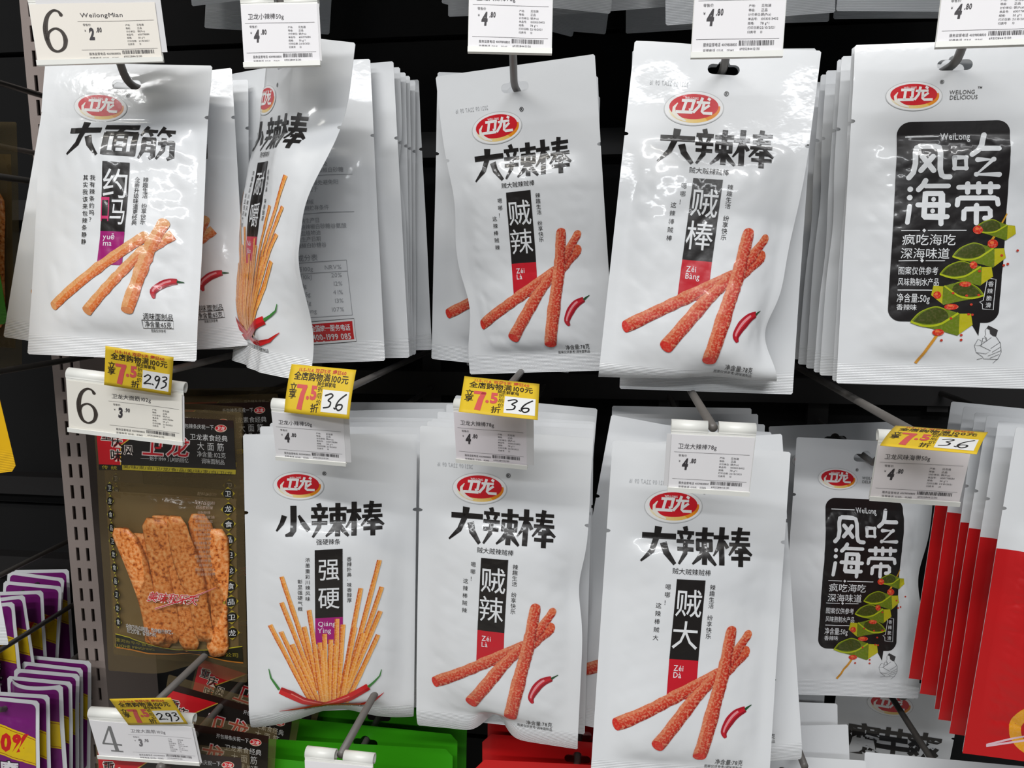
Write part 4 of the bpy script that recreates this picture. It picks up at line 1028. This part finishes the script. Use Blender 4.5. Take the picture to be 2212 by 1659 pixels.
PURPLE = Design(.080, .139, design_purple(), notch=0, hole=.012, rc=.003, top=.02, foot=.010, seam=.005, fill=.004, mat=M_MATTE)
for P_ in (PURPLE,):
    for k, items in P_.art.parts.items(): P_.art.parts[k] = [(P*(.080/.115), T, c, sp, ly) for P, T, c, sp, ly in items]
REDP = Design(.135, .25, design_red(), notch=.06, mat=M_MATTE)
KONJAC = Design(.13, .24, design_konjac(), notch=.06)
PLAIN = Design(.13, .25, None, notch=.066)
GREEN = Design(.168, .22, None, notch=0, rc=.006, mat=M_MATTE, base=(52,150,14), top=.03, fill=.010)
REDW = Design(.168, .22, None, notch=0, rc=.008, mat=M_MATTE, base=(200,20,22), top=.03, fill=.010)
YELLOW = Design(.15, .25, None, notch=0, rc=.004, mat=M_MATTE, base=(226,176,16), top=.03)
GREEND = Design(.15, .25, None, notch=0, rc=.004, mat=M_MATTE, base=(54,120,20), top=.03)

# ------------------------------------------------------------------ upper row
G1 = 'pouches on the upper pegs'
po = pose_quad([(97,138),(459,138),(56,763),(424,781)], .13, .222); r1 = slot_of(po); rod = (r1[0], r1[2])
pouch(WHEAT, po, 'white gluten-stick pouch with magenta panel, front one on its upper peg', group=G1, seed=3, wrinkle=.0014, deform=[bend_head(-.030, .08, .05), buckle(.02, .05, -.19, .003)])
pouch(WHEAT, hangp(po, rod, .020, 1, 0, 8.5, .012), 'white gluten-stick pouch leaning left behind the front magenta-panel pouch', group=G1, res=.004, seed=11, wrinkle=.0016)
pouch(WHEAT, hangp(po, rod, .040, -2, 0, -5.0, .002), 'white gluten-stick pouch leaning right behind the front one, pepper showing', group=G1, res=.0035, seed=12, wrinkle=.0016)
for i, (y, ro, ya) in enumerate(((.062, -1, -2), (.095, -2, 2))):
    pouch(WHEAT, hangp(po, rod, y, ya, 2, ro), 'white gluten-stick pouch %s back on the upper peg beside the post' % ('fourth' if i == 0 else 'fifth'), group=G1, res=.005, seed=20+i, fill=.0045)
tp = price_tag([(57,12),(336,8),(83,133),(356,128)], 'wide price tag with large 6 and price 2.80 above the gluten-stick pouches', 'WeilongMian', ('2', '.80'), ROWS50, W=.080, H=.037, big='6', x0=.33, extra=(.004, .003), paper=(242,236,226))
peg('upper peg carrying the gluten-stick pouches and wide tag', rod, po.pos[1]-.002, tp)

# upper: thin sticks, twisted front pouch
r2 = at(655, 158, .60); rod = (r2[0], r2[2])
def unroll(Q):
    Q = Q.copy(); t = np.maximum(0, Q[:, 0] - .022); k = sstep(-.13, -.03, Q[:, 2]) + .8 * sstep(-.15, -.23, Q[:, 2]); a = .75 * k
    Q[:, 0] = np.where(t > 0, .022 + t*np.cos(a), Q[:, 0]); Q[:, 1] += t*np.sin(a)
    t = np.maximum(0, -.03 - Q[:, 0]); a = np.clip(t/.035, 0, 1)*.9; Q[:, 1] += t*np.sin(a); Q[:, 0] += t*(1-np.cos(a)); return Q
twist = [unroll, pinch(-.065, -.205, .014, .014, .004), wave(.004, 70, 2, -.19, -.245), buckle(.0, .012, -.215, -.006)]
pouch(THIN_N, hang(rod, .570, -43, -8, 3.5, .004), 'white thin-stick pouch twisted sideways in front of its peg, foot curled', group=G1, seed=31, wrinkle=.0012, deform=twist)
pouch(THIN_BLANK, hang(rod, .630, 180-4, 4, 3.0, -.020), 'white pouch turned round, nutrition table and red hotline label showing', group=G1, res=.003, art=False, back=design_back(), seed=33, deform=[bow(-.30)])
for i, (y, ya, ro) in enumerate(((.648, -2, -2.0), (.661, 0, -1), (.673, 1, 0), (.685, -1, .5), (.697, 1, 1), (.712, -2, -2))):
    pouch(THIN_N if i == 0 else THIN_BLANK, hang(rod, y, ya, 0, ro, .004-.001*i), 'white thin-stick pouch %s back on the peg of the twisted pouch' % ORD[i+1], group=G1, res=.0045, fill=.0045, art=(i == 0), seed=40+i, deform=[pinch(.065 if i else -.065, -.085, .022, .006, .004)] if i < 2 else [])
tp = price_tag([(516,14),(688,10),(527,139),(694,136)], 'white price tag 4.80 for 50g thin sticks above the twisted pouch', '卫龙小辣棒50g', rows=ROWS50, extra=(.0015, .0))
peg('upper peg carrying the thin-stick pouches', rod, .566, tp)

# upper: spicy rods, tilted
po = pose_quad([(936,170),(1293,112),(1022,812),(1318,797)], .13, .25, yaw0=-6, sp=8); r3 = slot_of(po); rod = (r3[0], r3[2])
pouch(ROD_LA, po, 'white spicy-rod pouch hanging tilted on the upper row, red panel', group=G1, seed=51, wrinkle=.0017, deform=[pinch(-.065, -.19, .03, .007, .0), pinch(-.065,-.10,.03,.004)])
pouch(ROD_LA, hangp(po, rod, .030, 3, 0, 4.5, .006), 'white spicy-rod pouch hanging behind the tilted one, rod tip showing', group=G1, res=.004, seed=52)
for i, y in enumerate((.055, .085, .12)):
    pouch(PLAIN, hangp(po, rod, y, (3,2,2)[i], -1, (-1.5,-2.5,1)[i]), 'white spicy-rod pouch %s back on the peg of the tilted pouch' % ORD[i+1], group=G1, res=.006, seed=55+i, fill=.0045)
tp = price_tag([(1008,-30),(1198,-26),(1012,104),(1193,112)], 'white price tag 4.80 hanging over the tilted spicy-rod pouch', '卫龙大辣棒78g')
peg('upper peg carrying the tilted spicy-rod pouches', rod, po.pos[1]-.003, tp)

# upper: spicy rods, the big one
po = pose_quad([(1356,88),(1785,123),(1285,828),(1690,868)], .13, .25, sp=5); r4 = slot_of(po); rod = (r4[0], r4[2])
pouch(ROD_BANG, po, 'largest white spicy-rod pouch, foot curled under and right side pinched', group=G1, seed=61, wrinkle=.0012, fill=.0085, deform=[pinch(.065, -.200, .024, .013, .006), pinch(.065, -.155, .05, .006, .003), bend_foot(-.229, 1.9, .02, .08), buckle(.02, .02, -.215, .006, .003), wave(.0015, 55, 1, -.05, .0)])
pouch(PLAIN, hang(rod, .60, 2, -1, 1), 'white pouch hidden behind the largest spicy-rod pouch', group=G1, res=.006, seed=62)
tp = price_tag([(1500,-48),(1706,-56),(1492,120),(1690,116)], 'white price tag 4.80 clipped above the largest spicy-rod pouch', '卫龙大辣棒78g', H=.0425)
peg('upper peg carrying the largest spicy-rod pouch', rod, po.pos[1]-.002, tp)

# upper: kelp
po = pose_quad([(1851,97),(2291,75),(1806,824),(2232,846)], .13, .236, sp=5); r5 = slot_of(po); rod = (r5[0], r5[2])
pouch(KELP, po, 'white kelp pouch with black panel, front one of seven on its upper peg', group=G1, seed=71, wrinkle=.0012, deform=[bend_head(-.03, .15, .04)])
for i, (y, ya, ro) in enumerate(((.012, 2, .0), (.032, -3, .5), (.052, 4, 1.2), (.075, -2, .6), (.098, 3, 1.5), (.125, 0, 2.5))):
    pouch(Design(.13, .236, None, notch=.052, top=.062, foot=.016, fill=.0055), hang(rod, po.pos[1]+y, ya, -2, ro+.4), 'white kelp pouch %s back on the upper peg of seven kelp pouches' % ORD[i], group=G1, res=.0045, seed=73+i, fill=.0045, deform=[pinch(-.065, -.10-.02*(i % 3), .03, .003, .004)])
tp = price_tag([(2037,-48),(2262,-60),(2017,98),(2240,88)], 'white price tag 4.80 above the front kelp pouch of the upper row', '卫龙风味海带50g', rows=ROWS50)
peg('upper peg carrying seven kelp pouches', rod, po.pos[1]-.002, tp)

# ------------------------------------------------------------------ middle row
G2 = 'pouches on the middle pegs'
def strips(root_pose, root, seed, n=8, zmin=-.212, zmax=-.090):
    rs = random.Random(seed)
    for k in range(n):
        x0 = -.040 + .0105*k + rs.uniform(-.003, .003); x1 = -.016 + .0075*k + rs.uniform(-.004, .004); w = rs.uniform(.019, .026); zt = zmax + rs.uniform(-.012, .004) - (.012 if k < 2 else 0); zb = zmin + rs.uniform(-.006, .014)
        V, F = [], []; m_ = 16; yb = -.001 + .0016*((k*3) % 5 - 2)
        for j in range(m_+1):
            t_ = j/m_; cx_ = x0 + (x1-x0)*t_ + .004*math.sin(3*t_+k); z_ = zt + (zb-zt)*t_; ww = w*(.9+.15*math.sin(7*t_+k))*(1 if 0 < j < m_ else .6)
            for i in range(10):
                a = 2*math.pi*i/10; V.append((cx_ + ww/2*math.copysign(abs(math.cos(a))**.7, math.cos(a)), yb + .0021*math.sin(a) + .0008*math.sin(9*t_+2*k+i), z_))
        for j in range(m_):
            for i in range(10): F.append((j*10+i, j*10+(i+1) % 10, (j+1)*10+(i+1) % 10, (j+1)*10+i))
        F.append(tuple(range(10))[::-1]); F.append(tuple(m_*10+i for i in range(10)))
        link('snack_strip', mesh('snack_strip', V, F), root, M_STRIP)
po = pose_quad([(198,868),(524,893),(240,1452),(530,1470)], .125, .238); r6 = slot_of(po); rod6 = (r6[0], r6[2])
o = pouch(CLEAR, po, 'clear pouch of orange gluten strips with black header and red corner', group=G2, seed=81, deform=[buckle(.012, .02, -.21, .010, .006)]); strips(po, o, 3)
o = pouch(CLEAR, hangp(po, rod6, .024, -1, 0, 3, .010), 'clear gluten-strip pouch just behind the front black-header one', group=G2, res=.004, seed=82); strips(None, o, 4, 5)
o = pouch(CLEAR, hangp(po, rod6, .060, 2, -2, -2, -.004), 'clear gluten-strip pouch third back in the shade of its peg', group=G2, res=.004, seed=83)
o = pouch(CLEAR, hangp(po, rod6, .105, 0, -3, -2, -.002), 'clear gluten-strip pouch fourth back, deep in the shade', group=G2, res=.005, seed=84)
tp = price_tag([(137,822),(400,853),(152,924),(394,955)], 'wide price tag with large 6 and price 3.90 above the clear pouch', '卫龙大面筋102g', ('3', '.90'), ROWS50, W=.080, H=.037, big='6', x0=.33, extra=(.0015, -.0015), paper=(240,236,226), pitch0=4)
peg('middle peg carrying the clear black-header pouches', rod6, po.pos[1]-.002, tp, wire=True)
slip([(229,752),(380,768),(222,829),(367,853)], 'yellow discount slip 2.93 over the wide tag with 6', '2.93', pitch0=0, bend=-.1, W=.0425, H=.029)

po = pose_quad([(524,939),(903,935),(543,1589),(889,1567)], .13, .245, yaw0=4, sp=5); r7 = slot_of(po); rod = (r7[0], r7[2])
pouch(THIN_Q, po, 'white thin-stick pouch with two crossed chillies and magenta panel', group=G2, seed=91, wrinkle=.0008, deform=[bend_foot(-.222, .7, .025), buckle(.0, .03, -.215, .008, .007)])
for i, (y, ya, ro, dz) in enumerate(((.012, -1, .4, 0), (.030, 2, -.4, 0), (.052, -2, .2, 0), (.085, 5, -1.6, 0), (.125, 2, -.5, 0))):
    pouch(THIN_BLANK, hangp(po, rod, y+.016, ya*.5-i*1.5, 0, ro+1.5), 'white thin-stick pouch %s back behind the crossed-chillies pouch' % ORD[i], group=G2, res=.005, seed=93+i, fill=.0045)
tp = price_tag([(583,890),(745,903),(597,984),(749,999)], 'white price tag 4.80 above the crossed-chillies pouch', '卫龙小辣棒50g', rows=ROWS50, extra=(.004, -.001), pitch0=5, sp=14)
peg('middle peg carrying the crossed-chillies pouches', rod, po.pos[1]-.002, tp, wire=True)
slip([(630,785),(752,798),(607,890),(763,908)], 'yellow discount slip 3.6 partly covered by the twisted pouch', '3.6', pitch0=-14, bend=.5)

po = pose_quad([(908,910),(1278,954),(900,1582),(1247,1626)], .13, .25, sp=5); r8 = slot_of(po); rod = (r8[0], r8[2])
pouch(ROD_LA, po, 'white spicy-rod pouch with foot dented in the middle, middle row', group=G2, seed=101, wrinkle=.0010, deform=[buckle(-.003, .012, -.222, .016, .012), buckle(-.03, .03, -.20, .003, .0), bend_foot(-.232, .5, .02), pinch(.065, -.115, .025, .005, .004)])
for i, (y, ya, ro) in enumerate(((.010, 1, -2.5), (.026, -1, -3.5), (.045, 1, -1.5), (.075, -5, -1), (.115, 2, .5))):
    pouch(PLAIN, hangp(po, rod, y+.014, ya*.4, 0, ro+3.2), 'white spicy-rod pouch %s back behind the dented-foot pouch' % ORD[i], group=G2, res=.005, seed=103+i, fill=.0045)
tp = price_tag([(978,888),(1137,905),(985,990),(1143,1006)], 'white price tag 4.80 above the dented-foot spicy-rod pouch', '卫龙大辣棒78g', extra=(.005, -.0005), pitch0=4, sp=14, paper=(240,233,238))
peg('middle peg carrying the dented-foot pouches', rod, po.pos[1]-.002, tp, wire=True)
slip([(996,811),(1168,833),(997,886),(1160,908)], 'yellow discount slip 3.6 standing above the dented-foot pouch', '3.6', pitch0=-38)

po = pose_quad([(1325,945),(1703,979),(1279,1690),(1658,1720)], .13, .25, sp=5); r9 = slot_of(po); rod = (r9[0], r9[2])
pouch(ROD_DA, po, 'long white spicy-rod pouch reaching lowest on the middle row', group=G2, seed=111, wrinkle=.0011, deform=[buckle(.03, .04, -.225, .004)])
pouch(ROD_LA, hangp(po, rod, .056, 0, 1, 10.5, .004), 'white spicy-rod pouch leaning left behind the lowest one', group=G2, res=.0045, seed=112)
pouch(ROD_DA, hangp(po, rod, .022, -1, 1, -4.0, .0), 'white spicy-rod pouch leaning right behind the lowest one', group=G2, res=.004, seed=113, deform=[bend_foot(-.235, .6, .02)])
for i, (y, ya, ro) in enumerate(((.070, 0, 4), (.095, 1, 3), (.125, 0, 0), (.16, 0, 1))):
    pouch(PLAIN, hangp(po, rod, y, ya, 1, ro), 'white spicy-rod pouch %s back on the peg of the lowest-reaching pouch' % ORD[i+2], group=G2, res=.006, seed=115+i, fill=.0045)
tp = price_tag([(1449,940),(1634,948),(1438,1050),(1622,1062)], 'white price tag 4.80 with spare card, clipped over the lowest-reaching pouch', '卫龙大辣棒78g', extra=(-.003, -.0005), pitch0=-2, sp=12)
peg('middle peg seen from above behind the tag with spare card', rod, po.pos[1]-.002, tp, wire=True)

po = pose_quad([(1713,940),(2027,960),(1697,1497),(1974,1515)], .13, .236, yaw0=4, sp=6); r10 = slot_of(po); rod = (r10[0], r10[2])
pouch(KELP, po, 'white kelp pouch with black panel, set back on the middle row', group=G2, seed=121, wrinkle=.0016, deform=[pinch(.065, -.125, .03, .006, .004)])
pouch(KELP, hang(rod, po.pos[1]+.075, 4, -6, -3, .006), 'white kelp pouch in deep shade behind the set-back one', group=G2, res=.004, seed=122)
tp = price_tag([(1893,962),(2103,972),(1878,1070),(2072,1084)], 'white price tag 4.80 under a curled yellow slip, before the set-back kelp pouch', '卫龙风味海带50g', rows=ROWS50, pitch0=-4, sp=14, paper=(242,235,236))
peg('middle peg carrying the set-back kelp pouches', rod, po.pos[1]-.02, tp, wire=True)
slip([(1930,922),(2146,912),(1903,964),(2100,974)], 'curled yellow discount slip 3.6 over the kelp tag', '3.6', bend=.35, pitch0=-40, W=.0455)

# red and white pouches at the right
pf = corner(2079, 1627, .58, (-.0675, 0, -.25), 2, -3, 5); rr_ = slot_of(pf); rod = (rr_[0], rr_[2])
pouch(REDP, pf, 'red pouch with white top and golden ring picture, front one of its peg', group=G2, seed=131, wrinkle=.0016)
for i, (y, ya, ro) in enumerate(((.022, -3, 4.5), (.044, 0, 5), (.064, 1, 4), (.084, 0, 5), (.108, 0, 5))):
    pouch(REDP, hangp(pf, rod, y, ya, 0, ro), 'red and white pouch %s back on the peg of red pouches' % ORD[i], group=G2, res=.005, seed=133+i, wrinkle=.0018)
peg('middle peg carrying the red and white pouches', rod, pf.pos[1]-.03)

# ------------------------------------------------------------------ lowest row
G3 = 'pouches on the lowest pegs'
pf = corner(205, 1588, .60, (-.0625, 0, 0), 2, 0, 2.0); rr_ = slot_of(pf); rod = (rr_[0], rr_[2])
o = pouch(CLEAR, pf, 'clear black-header pouch under the tag with large 4', group=G3, res=.0035, seed=141)
for i, (y, ya, pi_, ro, hx) in enumerate(((.035, 1, -2, 5, -.006), (.075, -1, -4, 11, -.010), (.125, 1, -5, 15, -.012))):
    pouch(CLEAR, hang(rod, pf.pos[1]+y, ya, pi_, ro, hx), 'clear black-header pouch %s back on the lowest peg' % ORD[i], group=G3, res=.004, seed=142+i)
tp = price_tag([(190,1556),(418,1568),(214,1630),(432,1648)], 'wide price tag with large grey 4 and price 3.90', '卫龙大面筋102g', ('3', '.90'), ROWS50, W=.080, H=.037, big='4', x0=.33, extra=(.002, -.002), pitch0=14, sp=14, faint=.45)
peg('lowest peg with the wide tag 4', rod, pf.pos[1]-.004, tp, wire=True)
slip([(233,1514),(371,1506),(280,1562),(404,1566)], 'pale yellow discount slip 2.93 leaning behind the tag with 4', '2.93', pitch0=-35)

pf = corner(533, 1632, .64, (-.084, 0, 0), 0, -6, 1); rr_ = slot_of(pf); rodg = (rr_[0], rr_[2])
pouch(GREEN, pf, 'bright green pouch, front one under the crossed-chillies pouch', group=G3, res=.005, seed=151)
for i, y in enumerate((.028, .055, .095)): pouch(GREEN, hang(rodg, pf.pos[1]+y, (3,-2,2)[i], -5, (.5,0,1)[i]), 'bright green pouch %s back on its lowest peg' % ORD[i], group=G3, res=.006, seed=152+i)
tp = price_tag([(658,1640),(806,1656),(664,1745),(806,1762)], 'price tag with white rolled top in front of the green pouches', '卫龙', pitch0=10, sp=14)
peg('lowest peg carrying the green pouches', rodg, pf.pos[1]-.002, tp, wire=True)
pf = corner(1026, 1640, .645, (-.084, 0, 0), 0, -6, -2); rr_ = slot_of(pf); rodr = (rr_[0], rr_[2])
pouch(REDW, pf, 'plain red pouch, front one below the dented-foot pouch', group=G3, res=.005, seed=161)
for i, y in enumerate((.03, .065, .10)): pouch(REDW, hang(rodr, pf.pos[1]+y, (-2,2,0)[i], -5, (-1,0,1)[i]), 'plain red pouch %s back on its lowest peg' % ORD[i], group=G3, res=.006, seed=162+i)
peg('lowest peg carrying the plain red pouches', rodr, pf.pos[1]-.04)

pf = Pose(at(1690, 1632, .63), 0, -8*D2R, -1*D2R); rr_ = slot_of(pf); rodw = (rr_[0], rr_[2])
pouch(PLAIN, pf, 'white pouch top with slot, front one below the right-leaning pouch', group=G3, res=.005, seed=171)
for i, (y, ya, ro) in enumerate(((.04, 3, -4), (.08, -2, -3), (.12, 2, 1))): pouch(PLAIN, hang(rodw, pf.pos[1]+y, ya, -4, ro), 'white pouch %s back on the lowest peg below the right-leaning pouch' % ORD[i], group=G3, res=.006, seed=172+i)
peg('lowest peg crossing before the white slotted pouches', rodw, pf.pos[1]-.006, wire=at(1738, 1655, .60))
kp = Pose(at(1945, 1470, .86), -2*D2R, 1*D2R, 4*D2R); kr = slot_of(kp); peg('lowest peg holding the shaded pouch with black characters', (kr[0], kr[2]), kr[1]-.006)
pouch(KONJAC, kp, 'white pouch with large black characters, deep in shade', group=G3, res=.004, seed=181)
pf = corner(1868, 1624, .66, (-.065, 0, 0), 2, -10, 2); rr_ = slot_of(pf); rodk = (rr_[0], rr_[2])
pouch(PLAIN, pf, 'white pouch top below the shaded pouch with black characters', group=G3, res=.005, seed=182)
peg('lowest peg behind the red pouch foot', rodk, pf.pos[1]-.01)

# ------------------------------------------------------------------ left bay
GP = 'small purple pouches'
a = at_y(50, 1502, .715); rod = (a[0], a[2])
for i, (y, ya, ro, hx) in enumerate(((.690, 0, 1, 0), (.700, 2, .5, -.003), (.715, -10, -3, -.006), (.730, 0, 1, -.008), (.746, 2, 2, -.004), (.760, -2, 1, .0), (.775, 1, 2, .002))):
    pouch(PURPLE, hang(rod, y, ya, -5, ro, hx, .012), 'small purple pouch with yellow 20% band, ' + ('front one on its peg' if i == 0 else '%s back on its peg' % ORD[i-1]), group=GP, res=.004, seed=191+i, deform=[bow(.06)] if i == 2 else [])
peg('peg beyond the slotted post holding the purple 20% pouches', rod, .690)
a = at_y(70, 1268, .84); rod = (a[0], a[2])
for i, (y, ya, ro, hx) in enumerate(((.735, 4, 6, .012), (.748, -6, -9, .012), (.762, 3, -6, .0), (.778, -2, -10, -.004), (.798, 2, -4, -.008), (.825, 0, 2, -.012), (.85, 0, 4, .004), (.868, 0, -4, .010))):
    pouch(PURPLE, hang(rod, y, ya, -8, ro, hx, .012), 'small purple pouch in the loose stack, %s back beside the post' % (['first']+ORD)[i], group=GP, res=.005, seed=201+i)
peg('peg beyond the slotted post through the loose purple stack', rod, .60)
a = at_y(78, 1356, .78); peg('bare peg crossing before the loose purple stack', (a[0], a[2]), .56)
a = at_y(85, 1200, .80); peg('thin dark peg above the loose purple stack', (a[0], a[2]), .70)
GL_ = 'pouches of the left bay'
for ds_, po, lb, sd, pl in ((YELLOW, corner(35, 1018, .55, (.075, 0, -.25), 0, 0, -8), 'plain yellow pouch hanging beyond the slotted post', 211, 'yellow'), (GREEND, corner(16, 700, .66, (.075, 0, -.25), 0, 0, -4), 'dark green pouch hanging behind the leaning white gluten-stick pouch', 212, 'dark green'),
                            (Design(.13, .22, None, notch=0), corner(19, 1393, .60, (.065, 0, -.22), 0, 0, -4), 'white pouch corner beside the loose purple stack', 213, 'white corner')):
    pouch(ds_, po, lb, group=GL_, res=.006, seed=sd); q = slot_of(po); peg('peg beyond the slotted post holding the %s pouch' % pl, (q[0], q[2]), q[1]-.003)
po = Pose(at(-92, 262, .74), 0, -3*D2R, 2*D2R); q = slot_of(po); peg('peg beyond the slotted post holding the clear pouch of orange pieces', (q[0], q[2]), q[1]-.003)
o = pouch(CLEAR_BLANK, po, 'clear pouch of orange pieces behind the leaning white pouch', group=GL_, res=.004, seed=214, top=.03); strips(None, o, 9, 8, -.2, -.06)

# ------------------------------------------------------------------ feet of the pouches hung one row higher
GT = 'pouches of the row above, only their feet in view'
for i, (u, v, d, lx, ya, ro, nm) in enumerate(((968, 36, .70, -1, 0, 0, 'straight'), (1236, 80, .72, 1, 0, 16, 'tilted'), (1308, 74, .78, 1, 0, 7, 'slightly tilted'), (1318, 30, .64, 1, 0, 8, 'nearer tilted'), (1352, 72, .80, -1, 0, -1, 'dark'), (1450, 14, .66, 1, 0, -2, 'pale'),
                                              (1448, 45, .70, -1, 0, -1, 'level'), (1804, 27, .60, 1, 0, -2, 'broad'), (1790, 48, .66, 1, 0, 1, 'shaded'), (1806, 24, .60, -1, 0, 3, 'outer'), (1800, 41, .70, -1, 0, 2, 'rear outer'), (415, 14, .70, -1, 0, -4, 'leaning'), (712, 75, .75, 1, 0, 5, 'narrow'))):
    pouch(PLAIN, corner(u, v, d, (lx*.065, 0, -.25), ya, -3, ro), 'shaded foot of a %s white pouch hanging in the row above' % nm, group=GT, res=.007, seed=221+i)

for i, x in enumerate((-.46, -.31, -.16, -.01, .14, .29, .44)):  # out of view; added to keep ceiling light off the feet hanging behind
    po = Pose((x, .55 + .01*(i % 3), 1.957), (i % 3 - 1)*4*D2R, -2*D2R, (i % 2)*2*D2R); q = slot_of(po); peg('peg of the row above, %s along from the post' % (['first']+ORD)[i], (q[0], q[2]), q[1]-.003)
    pouch(PLAIN, po, 'unseen white pouch added at the front of the row above for shade, %s along the rail from the post' % (['first']+ORD)[i], group='unseen front pouches added above for shade', res=.008, seed=241+i)
